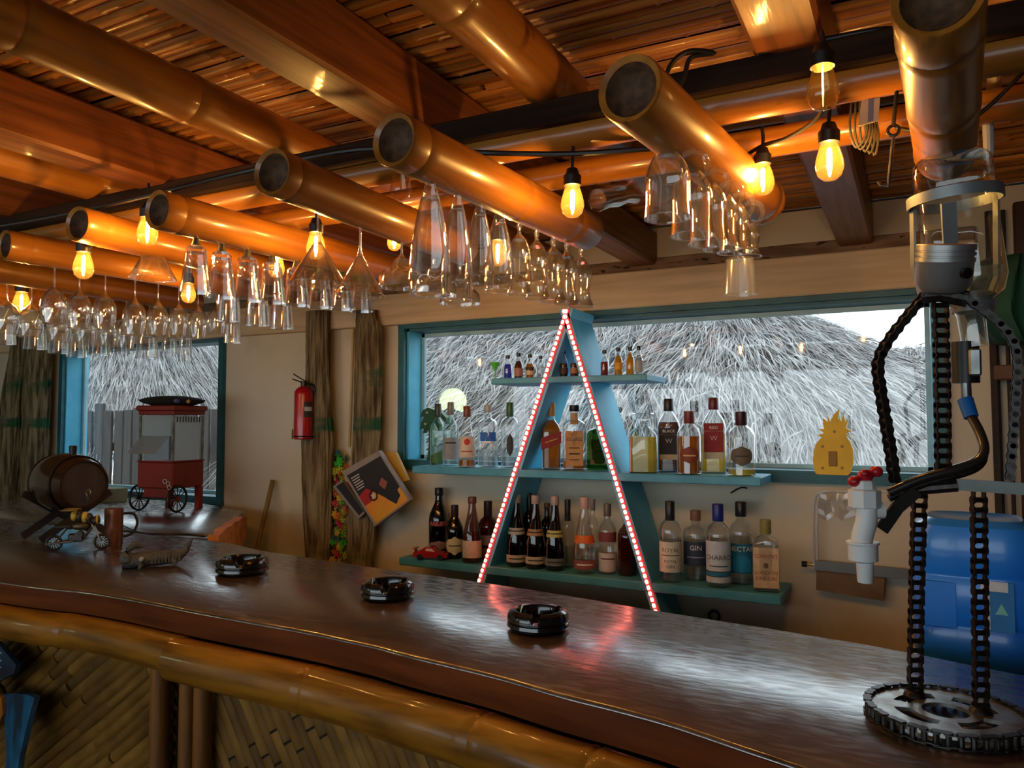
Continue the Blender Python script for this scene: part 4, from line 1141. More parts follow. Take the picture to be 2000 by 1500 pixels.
bottle(1449, 1003, 1161, 47, Z3, 'round', 'bottle with teal and bright blue label and black cap', 'clear', 'water', .6, ((26, 30, 40), .18), [(.14, .50, 1.0, (22, 112, 140), [('NECTAR', .435, .085, WHT)]), (.16, .36, .6, (30, 144, 186), [], 0, 'arch')], capw=.46, yy=3.05)
bottle(1497, 1025, 1163, 51, Z3, 'stubby', "rectangular gin bottle with cream label and red London dry gin lettering", 'clear', 'water', .62, ((150, 142, 80), .20), [(.06, .62, .92, (226, 190, 146), [("GORDON'S", .50, .075, REDI), ('LONDON', .27, .07, (150, 50, 30)), ('DRY GIN', .19, .07, (150, 50, 30))]), (.33, .41, .18, (150, 60, 44), [], 0, 'oval')], sec=5, asp=.75, capw=.42, yy=2.96)
# upper board: miniatures
MG = 'miniature bottles on the top board'
for x, yt, yb, w, lq, fl, cc, lab, gls, lbs in (
        (992, 688, 734, 17, 'blue', .62, (26, 34, 60), 'bright blue miniature bottle', 'clear', []),
        (1013, 683, 733, 17, 'brown', .68, (26, 24, 26), 'miniature of brown liquor with pink brown label', 'clear', [(.08, .40, 1.0, (168, 124, 112), [])]),
        (1035, 685, 732, 16, 'gold', .6, (30, 28, 26), 'miniature with cream and dark striped label', 'clear', [(.14, .30, 1.0, (220, 200, 160), []), (.32, .46, 1.0, (70, 46, 30), [])]),
        (1056, 688, 731, 15, 'water', .5, (44, 44, 48), 'colourless clear miniature by the red lights', 'clear', []),
        (1101, 675, 729, 17, 'dark', .5, (24, 24, 26), 'miniature of almost black liquor inside the A frame', 'clear', [(.12, .34, 1.0, (70, 50, 40), [])]),
        (1122, 675, 729, 17, 'brown', .5, (24, 24, 26), 'miniature of copper brown liquor inside the A frame', 'clear', [(.12, .32, 1.0, (176, 120, 80), [])]),
        (1181, 675, 726, 17, 'red', .55, (30, 28, 30), 'miniature of cherry red liquor', 'clear', []),
        (1208, 669, 724, 17, 'yellow', .72, (40, 36, 34), 'yellow miniature with printed label, next to the red one', 'clear', [(.22, .46, 1.0, (226, 168, 60), [])]),
        (1231, 667, 723, 17, 'yellow', .80, (40, 36, 34), 'plain fuller yellow miniature between yellow and clear ones', 'clear', []),
        (1248, 665, 722, 16, 'water', .6, (36, 36, 38), 'clear miniature at the board end with grey label', 'clear', [(.1, .5, .9, (170, 172, 170), [])])):
    bottle(x, yt, yb, w, Z1, 'mini', lab, gls, lq, fl, (cc, .14), lbs, group=MG, capw=.5, yy=2.955, name='miniature_bottle')
# green toy cocktail glass
p = pt(967, 733, Y=2.955); p.z = Z1; s = mpp(p)
g_ = thing('toy_cocktail_glass', 'tiny bright green plastic cocktail glass on the top board', 'toy glass', p)
gm = mat('lime_plastic', rgb(110, 230, 80), rgb(90, 210, 64), rough=.35, alpha=.85)
MB().lathe([(6 * s, 0), (6 * s, .002), (1.2 * s, .004), (1.2 * s, 15 * s)], 14, cap0=True).build('stem', gm, g_)
MB().lathe([(1.2 * s, 15 * s), (10 * s, 33 * s), (9 * s, 33 * s), (.5 * s, 17 * s)], 16).build('bowl', gm, g_)
# red toy car
p = pt(842, 1088, Y=2.918); p.z = Z3; s = mpp(p)
car = thing('toy_car', 'small red toy racing car on the lower board', 'toy car', p, face_cam(p) - .25)
rc = mat('red_enamel', rgb(176, 28, 26), rgb(150, 20, 20), rough=.25, coat=.5)
u = s
MB().plate([(-34 * u, 6 * u), (-33 * u, 15 * u), (-22 * u, 17 * u), (-10 * u, 25 * u), (6 * u, 25 * u), (16 * u, 16 * u), (34 * u, 12 * u), (35 * u, 5 * u)], -.026, .026).build('body', rc, car, angle=40)
MB().plate([(-8 * u, 18 * u), (-8 * u, 22.5 * u), (4 * u, 22.5 * u), (10 * u, 17 * u)], -.0275, .0275).build('windows', mat('pale_window', rgb(226, 206, 200), rough=.2), car)
MB().box((-31 * u, 0, 22 * u), (7 * u, .05, 2 * u)).box((-31 * u, 0, 18 * u), (2 * u, .03, 6 * u)).build('spoiler', rc, car, smooth=False)
for xx in (-20, 21):
    for yy_ in (-.024, .024):
        MB().cyl((xx * u, yy_ - .004, 6 * u), (xx * u, yy_ + .004, 6 * u), 6 * u, 14).build('wheel', black_m, car)
# ================================================================== chain drink tower
def chain_link(p, w, outer):
    x = w / 2 if outer else w / 2 - .0022
    r = .0066
    b = MB()
    out = []
    for a in range(5): out.append((r * math.cos(PI + PI * a / 4), r * math.sin(PI + PI * a / 4)))
    out.append((r * .72, p / 2))
    for a in range(5): out.append((r * math.cos(PI * a / 4), p + r * math.sin(PI * a / 4)))
    out.append((-r * .72, p / 2))
    for sx in (-1, 1):
        x0, x1 = sx * x, sx * (x - .0018)
        n = len(out)
        vs = [(x0, y, z) for y, z in out] + [(x1, y, z) for y, z in out]
        b.add(vs, [tuple(range(n)), tuple(range(2 * n - 1, n - 1, -1))] + [(i, (i + 1) % n, n + (i + 1) % n, n + i) for i in range(n)])
    b.cyl((-x, 0, 0), (x, 0, 0), .0042, 8)
    if outer: b.cyl((-x, 0, p), (x, 0, p), .0042, 8)
    return b.mesh('chain_link', dark_steel_m, angle=40)
PITCH_C = .0159
LK = {True: chain_link(PITCH_C, .0225, True), False: chain_link(PITCH_C, .0225, False)}
def chain(parent, pts, pin, org, name='chain_link'):
    P = [Vector(p) for p in smooth_curve(pts, 8)]
    cum_ = [0]
    for a, b in zip(P, P[1:]): cum_.append(cum_[-1] + (b - a).length)
    def at(s):
        i = 0
        while i < len(P) - 2 and cum_[i + 1] < s: i += 1
        return P[i].lerp(P[i + 1], (s - cum_[i]) / max(1e-9, cum_[i + 1] - cum_[i]))
    n = int(cum_[-1] / PITCH_C)
    for k in range(n):
        a = at(k * PITCH_C); b = at((k + 1) * PITCH_C)
        z = (b - a).normalized(); x = (pin - z * pin.dot(z)).normalized(); y = z.cross(x)
        o = link(name, LK[k % 2 == 0], parent)
        o.matrix_basis = Matrix((x, y, z)).transposed().to_4x4()
        o.location = a - org
    return n
TY = 1.39
S0 = pt(1848, 1405, Z=CT + .004)
tw = thing('drink_tower', 'drink dispenser figure welded from motorcycle chains on a sprocket', 'drink dispenser', (S0.x, S0.y, CT))
ORG = Vector(tw.location)
def T(x, y, Y=TY): return pt(x, y, Y=Y)
def TL(x, y, Y=TY): return pt(x, y, Y=Y) - ORG
# sprocket disc with cut-outs
sp = MB(); NR, NA = 9, 72; R0, R1 = .034, .108
grid = {}
vs = []; fs = []
def rr(i): return R0 + (R1 - R0) * i / NR
for i in range(NR + 1):
    for j in range(NA):
        a = 2 * PI * j / NA
        vs.append((rr(i) * math.cos(a), rr(i) * math.sin(a), 0))
for i in range(NR):
    for j in range(NA):
        if 2 <= i <= 4 and (j % 18) not in (0, 1, 2, 16, 17): continue       # four kidney slots
        fs.append((i * NA + j, i * NA + (j + 1) % NA, (i + 1) * NA + (j + 1) % NA, (i + 1) * NA + j))
me = bpy.data.meshes.new('sprocket_disc'); me.from_pydata(vs, [], fs)
bm = bmesh.new(); bm.from_mesh(me); bmesh.ops.solidify(bm, geom=bm.faces[:], thickness=.006); bmesh.ops.recalc_face_normals(bm, faces=bm.faces); bm.to_mesh(me); bm.free()
me.materials.append(mat('worn_sprocket_steel', rgb(176, 180, 178), rgb(134, 128, 116), rough=.36, metal=.85, scale=(30, 30, 30), blot=(rgb(120, 76, 40), (14, 14, 14), .62, .74)))
sd = link('sprocket_disc', me, tw, (0, 0, .012))
for i in range(44):                                                # chain wrapped round the sprocket
    a = 2 * PI * i / 44; a2 = 2 * PI * (i + 1) / 44; R = .1115
    p = Vector((R * math.cos(a), R * math.sin(a), .012)); q = Vector((R * math.cos(a2), R * math.sin(a2), .012))
    z = (q - p).normalized(); x = Vector((0, 0, 1)); y = z.cross(x)
    o = link('chain_link', LK[i % 2 == 0], tw)
    o.matrix_basis = Matrix((x, y, z)).transposed().to_4x4(); o.location = p
PR = RT.copy(); PF = Vector((FW.x, FW.y, 0)).normalized()
lf = pt(1787, 1366, Z=CT + .012); rf = pt(1916, 1398, Z=CT + .012)
for f in (lf, rf):                                                 # weld blobs at the feet
    MB().ball(f - ORG + Vector((0, 0, .006)), .016, 12, 6, (1.1, 1.1, .8)).build('weld', dark_steel_m, tw)
chain(tw, [lf, T(1790, 1160, lf.y), T(1796, 955, lf.y)], PR, ORG)
chain(tw, [rf, T(1914, 1170, rf.y), T(1911, 955, rf.y)], PR, ORG)
chain(tw, [T(1842, 930), T(1840, 760), T(1836, 588)], PR, ORG)
chain(tw, [T(1806, 578), T(1768, 622), T(1733, 668), T(1715, 706), T(1718, 752), T(1731, 830), T(1742, 900), T(1748, 942)], PF, ORG)
chain(tw, [T(1886, 582), T(1930, 614), T(1968, 650), T(1986, 692), T(1984, 780), T(1978, 860), T(1972, 935)], (PF + PR * .5).normalized(), ORG)
a, b_ = TL(1866, 946), TL(2030, 957)
M_ = MB(); dv = b_ - a
M_.loft([[tuple(a + Vector((0, 0, z)) + PF * y) for y, z in ((-.004, -.009), (.004, -.009), (.004, .009), (-.004, .009))], [tuple(b_ + Vector((0, 0, z)) + PF * y) for y, z in ((-.004, -.009), (.004, -.009), (.004, .009), (-.004, .009))]], True, True).build('hip_bar', mat('dull_steel_bar', rgb(120, 126, 124), rgb(90, 96, 92), rough=.5, metal=.6), tw, smooth=False)
MB().tube([TL(1786, 955), TL(1870, 948)], .010, 10).build('hip_weld', dark_steel_m, tw)
MB().tube([TL(1800, 578), TL(1836, 574), TL(1890, 584)], .013, 10).build('shoulder_weld', dark_steel_m, tw)
# piston head
pc = TL(1840, 570); pr_ = 52 * mpp(T(1840, 540))
H = 92 * mpp(T(1840, 540))
pis = MB().lathe([(pr_ * .72, 0), (pr_ * .96, H * .16), (pr_ * .97, H * .62), (pr_, H * .64), (pr_, H * .72), (pr_ * .94, H * .725), (pr_ * .94, H * .76), (pr_, H * .765), (pr_, H * .83), (pr_ * .94, H * .835), (pr_ * .94, H * .87), (pr_, H * .875), (pr_, H * .985), (pr_ * .97, H)], 30, cap0=True).build('piston', mat('cast_aluminium', rgb(168, 170, 168), rgb(140, 142, 140), rough=.4, metal=.7), tw, angle=40)
pis.location = pc; pis.rotation_euler = (.22, .10, 0)
cr_ = MB().lathe([(.0006, H * 1.0), (pr_ * .5, H * 1.002), (pr_ * .97, H)], 30).build('piston_crown', mat('burnt_crown', rgb(120, 72, 42), rgb(88, 50, 30), rough=.6, metal=.3, scale=(30, 30, 30)), tw)
cr_.location = pc; cr_.rotation_euler = (.22, .10, 0)
g_ = MB().cyl((pr_ * .62, -pr_ * .7, H * .42), (pr_ * .75, -pr_ * .86, H * .42), pr_ * .2, 14).build('pin_bore', black_m, tw)
g_.location = pc; g_.rotation_euler = (.22, .10, 0)
# upturned bottle
BY = 1.47
tb_, te = TL(1854, 312, BY), TL(1893, 592, BY)
ax = te - tb_; Lb = ax.length; Rb = 70 * mpp(T(1870, 450, BY))
bt_m = glass('bottle_glass_heavy', tint=(.93, .95, .92, 1), power=1.8, edge=.9, base=.07)
q = MB().lathe([(.0006, 0), (Rb * .8, .0), (Rb * .98, .012), (Rb, .03), (Rb * .97, Lb * .5), (Rb * .98, Lb * .85), (Rb * .85, Lb * .95), (Rb * .45, Lb * 1.02), (Rb * .34, Lb * 1.08), (Rb * .32, Lb * 1.3)], 30, sec=supersec(4)).build('upturned_bottle', bt_m, tw, angle=50)
q.rotation_mode = 'QUATERNION'; q.rotation_quaternion = ax.to_track_quat('Z', 'Y'); q.location = tb_
q2 = MB().lathe([(.0006, Lb * .80), (Rb * .90, Lb * .80), (Rb * .92, Lb * .84), (Rb * .80, Lb * .945), (Rb * .40, Lb * 1.01), (Rb * .29, Lb * 1.08), (Rb * .27, Lb * 1.28)], 30, sec=supersec(4)).build('bottle_liquor', LIQ['water'], tw, angle=50)
q2.rotation_mode = 'QUATERNION'; q2.rotation_quaternion = ax.to_track_quat('Z', 'Y'); q2.location = tb_
# bracket
def strap(pts, w, t, nm, m=steel_m, nrm=None):
    P = [Vector(p) for p in pts]; rings = []
    for i, p in enumerate(P):
        tdir = (P[min(i + 1, len(P) - 1)] - P[max(i - 1, 0)]).normalized()
        nn = Vector(nrm) if nrm else PF
        nn = (nn - tdir * nn.dot(tdir)).normalized(); ss = tdir.cross(nn)
        rings.append([tuple(p + nn * a_ + ss * b__) for a_, b__ in ((-t, -w), (t, -w), (t, w), (-t, w))])
    return MB().loft(rings, True, True).build(nm, m, tw, smooth=False)
brk = mat('galvanised_strap', rgb(160, 168, 170), rgb(130, 138, 140), rough=.45, metal=.6)
rc_ = TL(1864, 388, BY); RR = 84 * mpp(T(1864, 388, BY))
ring = MB(); rings = []
for i in range(37):
    a = 2 * PI * i / 36
    c_, s_ = math.cos(a), math.sin(a)
    rings.append([(RR * c_, RR * s_, -.009), ((RR - .003) * c_, (RR - .003) * s_, -.009), ((RR - .003) * c_, (RR - .003) * s_, .009), (RR * c_, RR * s_, .009)])
o = ring.loft(rings).build('holder_ring', brk, tw, loc=rc_); o.rotation_euler = (.05, -.06, 0)
strap([TL(1864 + 82, 392, BY), TL(1947, 540, BY), TL(1930, 585, BY), TL(1915, 595, BY)], .008, .002, 'holder_strap', brk, (1, .4, 0))
strap([TL(1782, 392, BY), TL(1784, 520, BY), TL(1800, 580, BY)], .008, .002, 'holder_strap', brk, (1, .4, 0))
strap([TL(1852, 396, BY - .075), TL(1856, 470, BY - .06), TL(1858, 540, BY - .05)], .012, .002, 'holder_strap', brk)
MB().lathe([(Rb * .52, -.012), (Rb * .56, 0), (Rb * .56, .018), (Rb * .5, .02)], 24, cap0=True, cap1=True).build('holder_collar', brk, tw, loc=TL(1900, 596, BY))
# valve, blue fitting, hose
MB().cyl(TL(1884, 668, BY), TL(1886, 748, BY), .021, 16).build('black_coupling', black_m, tw)
MB().bbox((0, 0, 0), (.018, .02, .045), .003).build('solenoid', steel_m, tw, loc=TL(1904, 708, BY - .02))
MB().cyl(TL(1886, 748, BY), TL(1888, 785, BY), .008, 12).build('valve_stem', steel_m, tw)
MB().cyl(TL(1885, 780, BY - .02), TL(1897, 815, BY - .03), .012, 12, .011).build('blue_fitting', mat('blue_nylon', rgb(20, 104, 190), rough=.4), tw)
hose = smooth_curve([TL(1896, 812, BY - .03), TL(1914, 846, BY - .05), TL(1922, 880, BY - .07), TL(1906, 902, BY - .08), TL(1862, 918, BY - .09), TL(1800, 935, BY - .10), TL(1735, 962, BY - .11)], 6)
MB().tube(hose, .0075, 12).build('hose', mat('black_rubber', rgb(38, 36, 34), rgb(26, 25, 24), rough=.3, coat=.4), tw)
MB().tube([p + Vector((0, .012, -.010)) for p in hose[10:]], .0065, 10).build('support_pipe', dark_steel_m, tw)
strap([TL(1790, 958, BY - .10), TL(1752, 992, BY - .10), TL(1722, 1035, BY - .11)], .010, .003, 'tap_strap', mat('black_iron', rgb(44, 42, 40), rough=.5, metal=.5))
# tap
TYp = BY - .12
tp = T(1690, 1040, TYp); tt = mpp(tp)
tap = bpy.data.objects.new('tap_body', None)
def tz(y): return (1040 - y) * tt
tapm = MB().lathe([(28 * tt, tz(992)), (30 * tt, tz(990)), (30 * tt, tz(958)), (22 * tt, tz(955)), (20 * tt, tz(940)), (16 * tt, tz(938))], 8, cap0=True, cap1=True).build('tap_nut', white_m, tw, smooth=False, loc=tp - ORG)
P_ = [Vector((4 * tt, 0, tz(992))), Vector((2 * tt, 0, tz(1020))), Vector((-6 * tt, 0, tz(1050))), Vector((-6 * tt, 0, tz(1068)))]
MB().tube(smooth_curve(P_, 4), 20 * tt, 18, True, None).build('tap_body', white_m, tw, loc=tp - ORG)
MB().tube([Vector((0, 0, tz(1000))), RT * (34 * tt) + Vector((0, 0, tz(996)))], 17 * tt, 14).build('tap_inlet', white_m, tw, loc=tp - ORG)
MB().lathe([(17 * tt, tz(1098)), (27 * tt, tz(1094)), (27 * tt, tz(1064)), (30 * tt, tz(1062)), (30 * tt, tz(1058)), (24 * tt, tz(1058))], 20, sec=lambda a: 1 + .02 * math.cos(10 * a), c=(-5 * tt, 0), cap0=True, cap1=True).build('tap_collar', white_m, tw, loc=tp - ORG)
MB().lathe([(13 * tt, tz(1137)), (14.5 * tt, tz(1135)), (16 * tt, tz(1095))], 18, c=(-2 * tt, 0), cap0=True, cap1=True).build('tap_nozzle', white_m, tw, loc=tp - ORG)
hd = MB()
hd.ball((0, 0, 0), 15 * tt, 14, 8, (1, 1, .9))
for dx, dz in ((-21, -10), (21, 9)):
    hd.ball((RT.x * dx * tt, RT.y * dx * tt, dz * tt), 12 * tt, 12, 7, (1.1, 1.1, .95))
hd.ball((0, -14 * tt, 6 * tt), 9 * tt, 10, 6).ball((0, 14 * tt, -2 * tt), 9 * tt, 10, 6)
hd.build('tap_handle', mat('red_plastic', rgb(190, 28, 42), rgb(160, 20, 34), rough=.3), tw, loc=T(1690, 930, TYp) - ORG, label='red plastic tap handle')

# ================================================================== ashtrays
def ashtray_mesh(R):
    H = R * .62; b = MB(); seg = 72; rings = []
    prof = [(.62, 0), (.90, .05), (1.0, .22), (.98, .38), (.93, .43), (.93, .46), (.99, .52), (.99, .72), (.93, .90), (.80, 1.0), (.70, .98), (.66, .84), (.64, .30), (.50, .20), (.01, .18)]
    for k, (r, z) in enumerate(prof):
        ring = []
        for j in range(seg):
            a = 2 * PI * j / seg
            zz = z
            m_ = (a * 3 / (2 * PI)) % 1.0
            if .42 < m_ < .58 and z > .55: zz = .55
            ring.append((R * r * math.cos(a), R * r * math.sin(a), zz * H))
        rings.append(ring)
    return b.loft(rings, True, True).mesh('ashtray', gloss_black_m, angle=30)
for (x, y, w, lab) in ((473, 1119, 100, 'round black notched ashtray next to the carved reptile'), (757, 1167, 105, 'round black notched ashtray midway along the bar top'), (1051, 1228, 122, 'round black notched ashtray beside the red reflections on the bar')):
    p = pt(x, y, Z=CT); R = w / 2 * mpp(p)
    o = link('ashtray', ashtray_mesh(R), loc=(p.x, p.y, CT + .0005), rot=(0, 0, face_cam(p) + PI / 2 - .1)); tag(o, lab, 'ashtray', 'ashtrays on the bar')

# ================================================================== popcorn cart
pc_ = pt(342, 1001, Z=CT)
cp = pc_ + Vector((-.125, .07, 0)); cp.z = CT
cu_ = mpp(pc_) 
cart = thing('popcorn_cart', 'small red popcorn cart with glass cabinet and black spoked wheels', 'popcorn cart', cp, face_cam(cp) - math.radians(43))
redp = mat('dull_red_panel', rgb(140, 40, 34), rgb(116, 30, 26), rough=.4, scale=(4, 4, 4))
def ch(y): return (1001 - y) * cu_
W_ = .115
MB().bbox((0, 0, (ch(955) + ch(903)) / 2), (W_ * 2, W_ * 2, ch(903) - ch(955)), .006).build('base_box', redp, cart, smooth=False)
MB().bbox((0, 0, ch(902)), (W_ * 2.06, W_ * 2.06, .008), .002).build('base_trim', redp, cart, smooth=False)
for sx in (-1, 1):
    for sy in (-1, 1):
        MB().box((sx * (W_ * .92), sy * (W_ * .92), (ch(902) + ch(812)) / 2), (.012, .012, ch(812) - ch(902))).build('corner_post', steel_m, cart, smooth=False)
cab = glass('cabinet_glass', tint=(.90, .95, .97, 1), power=3, base=.08, body=.42, bodycol=rgb(226, 238, 244))
for nm, c, d_ in (('glass_side', (W_ * .93, 0, (ch(902) + ch(812)) / 2), (.003, W_ * 1.7, ch(812) - ch(902) - .01)), ('glass_side', (-W_ * .93, 0, (ch(902) + ch(812)) / 2), (.003, W_ * 1.7, ch(812) - ch(902) - .01)),
                  ('glass_back', (0, W_ * .93, (ch(902) + ch(812)) / 2), (W_ * 1.7, .003, ch(812) - ch(902) - .01)), ('glass_front', (0, -W_ * .93, (ch(852) + ch(812)) / 2), (W_ * 1.7, .003, ch(812) - ch(852)))):
    MB().box(c, d_).build(nm, cab, cart, smooth=False)
dr = MB().box((0, 0, -(ch(852) - ch(902)) / 2 * -1 if False else (ch(902) - ch(852)) / 2), (W_ * 1.6, .003, (ch(852) - ch(902)))).build('tilting_door', cab, cart, smooth=False, loc=(0, -W_ * .95, ch(852)), rot=(-.85, 0, 0))
MB().bbox((0, 0, ch(806)), (W_ * 2.02, W_ * 2.02, .022), .004).bbox((0, 0, ch(797)), (W_ * 2.2, W_ * 2.2, .028), .006).build('roof', redp, cart, smooth=False)
for i in range(9):
    MB().box((W_ * .95, -W_ * .7 + i * W_ * .175, ch(819)), (.002, .006, .03)).build('vent_slot', black_m, cart, smooth=False)
wr = 27 * cu_
for sx in (-1, 1):
    wh = MB().torus((0, 0, 0), wr - .006, .006, 28, 8, 'X').build('wheel', black_m, cart, loc=(sx * W_ * 1.08, -W_ * .75, wr))
    for i in range(12):
        a = 2 * PI * i / 12
        MB().cyl((0, .01 * math.cos(a), .01 * math.sin(a)), (0, (wr - .008) * math.cos(a), (wr - .008) * math.sin(a)), .0026, 6).build('spoke', black_m, wh)
    MB().cyl((-.008, 0, 0), (.010, 0, 0), .012, 12).build('hub', redp if sx > 0 else black_m, wh)
MB().cyl((-W_ * 1.06, -W_ * .75, wr), (W_ * 1.06, -W_ * .75, wr), .007, 10).build('axle', dark_steel_m, cart)
MB().box((0, -W_ * .75, (wr + ch(955)) / 2 + .004), (W_ * 1.4, .03, ch(955) - wr)).build('axle_block', redp, cart, smooth=False)
for sx in (-1, 1):
    MB().box((sx * W_ * .85, W_ * .85, ch(955) / 2), (.03, .03, ch(955))).build('leg', redp, cart, smooth=False)
rb = MB()
for dx, dz in ((0, 0), (.022, -.012), (.03, -.03)):
    rb.torus((dx, 0, dz), .011, .0018, 16, 6, 'Y')
rb.build('white_ribbon', white_m, cart, loc=(W_ * .62, -W_ - .004, ch(940)))
# black cap lying on its roof
hp = cp.copy(); hp.z = CT + ch(797) + .014
hat = thing('felt_hat', 'flat black felt hat lying on the popcorn cart roof', 'hat', hp, face_cam(hp))
MB().lathe([(.10, 0), (.155, .018), (.165, .03), (.13, .042), (.06, .052), (.0006, .054)], 28, sec=supersec(2.4, .7), cap0=True).build('crown', mat('black_felt', rgb(34, 32, 32), rgb(24, 22, 22), rough=.85), hat)
MB().ball((.02, -.112, .024), .014, 10, 6, (1.2, .3, .9)).build('blue_badge', mat('blue_badge', rgb(60, 76, 130), rough=.5), hat)
MB().ball((.075, -.105, .022), .010, 10, 6, (1, .3, 1.1)).build('yellow_badge', mat('yellow_badge', rgb(196, 150, 50), rough=.5), hat)
# cardboard box behind the barrel
p = pt(232, 988, Y=2.95)
tag(MB().bbox((0, 0, .04), (.16, .10, .08), .003).build('small_box', mat('olive_card', rgb(112, 104, 76), rgb(92, 86, 62), rough=.8), smooth=False, loc=(p.x, 2.9, CT)), 'small olive cardboard box beside the popcorn cart', 'box')

# ================================================================== barrel on its stand
bc_ = pt(132, 942, d=3.10)
bar_ = thing('wooden_barrel', 'small dark varnished barrel lying on a crossed stand', 'barrel', (bc_.x, bc_.y, CT))
axd = (RT * .80 - PF * .60).normalized()
Lh = .15; Rm = .118; zc = bc_.z - CT
q = MB().lathe([(Rm * .70, -Lh + .012), (Rm * .74, -Lh), (Rm * .78, -Lh), (Rm * .93, -Lh * .6), (Rm, -Lh * .15), (Rm, Lh * .15), (Rm * .93, Lh * .6), (Rm * .78, Lh), (Rm * .74, Lh), (Rm * .71, Lh - .014)], 36).build('staves', mat('dark_barrel', rgb(58, 34, 18), rgb(36, 20, 10), rough=.22, coat=.7, scale=(20, 20, 4)), bar_, angle=30, loc=(0, 0, zc))
q.rotation_mode = 'QUATERNION'; q.rotation_quaternion = axd.to_track_quat('Z', 'Y')
for sg in (1, -1):
    h_ = MB().lathe([(.0006, sg * (Lh - .012)), (Rm * .72, sg * (Lh - .012))], 30).build('head', mat('barrel_head', rgb(54, 44, 38), rgb(36, 28, 24), rough=.6, scale=(30, 6, 6)), bar_, loc=(0, 0, zc))
    h_.rotation_mode = 'QUATERNION'; h_.rotation_quaternion = axd.to_track_quat('Z', 'Y')
for zz in (-.62, .62):
    h_ = MB().lathe([(Rm * .935, Lh * zz - .008), (Rm * .945, Lh * zz), (Rm * .935, Lh * zz + .008)], 36).build('hoop', black_m, bar_, loc=(0, 0, zc))
    h_.rotation_mode = 'QUATERNION'; h_.rotation_quaternion = axd.to_track_quat('Z', 'Y')
MB().lathe([(.013, 0), (.015, .03), (.012, .034)], 12, cap1=True).build('bung', black_m, bar_, loc=(axd.x * .04, axd.y * .04, zc + Rm * .97))
tpb = axd * Lh + Vector((0, 0, zc - Rm * .45))
MB().tube([tpb, tpb + axd * .03], .006, 10).build('tap_pipe', steel_m, bar_)
MB().torus(tuple(tpb + axd * .03 + Vector((0, 0, .02))), .014, .003, 16, 6, 'Y').build('tap_ring', steel_m, bar_)
sd_ = axd.cross(Vector((0, 0, 1)))
blk = mat('black_wood', rgb(30, 26, 24), rgb(20, 17, 16), rough=.5)
for e_ in (-.085, .085):
    for sg in (-1, 1):
        a = axd * e_ + sd_ * (sg * .13) + Vector((0, 0, .014)); b_ = axd * e_ - sd_ * (sg * .125) + Vector((0, 0, zc - Rm * .35))
        tdir = (b_ - a).normalized(); nn = tdir.cross(axd)
        rings = [[tuple(c + nn * u_ + axd * (v_ + sg * .008)) for u_, v_ in ((-.013, -.008), (.013, -.008), (.013, .008), (-.013, .008))] for c in (a, b_)]
        MB().loft(rings, True, True).build('stand_leg', blk, bar_, smooth=False)

# copper mug
p = pt(197, 1068, Z=CT); s = mpp(p)
mg = thing('copper_mug', 'straight copper mug with black handle behind the motorcycle figure', 'mug', p + Vector((0, .05, 0)), face_cam(p))
cm = mat('old_copper', rgb(128, 84, 62), rgb(96, 62, 48), rough=.4, metal=.6, scale=(20, 20, 20))
mh = 72 * s; mr = 17 * s
MB().lathe([(mr * .96, 0), (mr, .003), (mr, mh), (mr - .003, mh), (mr - .003, .006), (.0006, .006)], 24, cap0=True).build('mug_body', cm, mg)
MB().tube(smooth_curve([(mr, 0, mh * .85), (mr + .035, 0, mh * .82), (mr + .048, 0, mh * .55), (mr + .03, 0, mh * .28), (mr, 0, mh * .22)], 5), .005, 10).build('handle', black_m, mg)
# motorcycle figure
p = pt(150, 1074, Z=CT); s = mpp(p)
mo = thing('motorcycle_figure', 'little scrap metal motorcycle with a yellow and black bee rider', 'figurine', p, face_cam(p) - .25)
wr = 15 * s
brs = mat('bronze_metal', rgb(96, 80, 58), rgb(60, 48, 34), rough=.4, metal=.7)
for xx in (-40, 44):
    w_ = MB().torus((0, 0, 0), wr - .004, .005, 22, 8, 'Y').build('wheel', dark_steel_m, mo, loc=(xx * s, 0, wr))
    for i in range(6):
        a = PI * i / 6
        MB().cyl((-(wr - .005) * math.cos(a), 0, -(wr - .005) * math.sin(a)), ((wr - .005) * math.cos(a), 0, (wr - .005) * math.sin(a)), .0016, 6).build('spoke', steel_m, w_)
MB().tube([(-40 * s, 0, wr), (-12 * s, 0, 20 * s), (12 * s, 0, 22 * s), (28 * s, 0, 46 * s)], .004, 8).tube([(-40 * s, 0, wr), (-18 * s, 0, 42 * s), (22 * s, 0, 44 * s)], .004, 8).build('frame', brs, mo)
MB().tube([(44 * s, -.008, wr), (26 * s, -.008, 50 * s)], .003, 8).tube([(44 * s, .008, wr), (26 * s, .008, 50 * s)], .003, 8).build('fork', steel_m, mo)
MB().tube([(20 * s, -.04, 62 * s), (24 * s, -.02, 54 * s), (24 * s, .02, 54 * s), (20 * s, .04, 62 * s)], .003, 8).build('handlebar', steel_m, mo)
MB().ball((6 * s, 0, 46 * s), 14 * s, 14, 8, (1.3, .6, .6)).build('tank', brs, mo)
MB().bbox((-2 * s, 0, 24 * s), (26 * s, .022, 16 * s), .004).cyl((4 * s, -.016, 30 * s), (4 * s, .016, 30 * s), 7 * s, 12).build('engine', dark_steel_m, mo)
MB().tube([(-4 * s, -.018, 18 * s), (-50 * s, -.02, 14 * s)], .004, 8).build('exhaust', steel_m, mo)
MB().bbox((-24 * s, 0, 46 * s), (34 * s, .03, 6 * s), .004).build('seat', blk, mo)
bee = [(rgb(190, 164, 60), -6), (rgb(34, 28, 22), 4), (rgb(190, 164, 60), 13), (rgb(34, 28, 22), 21)]
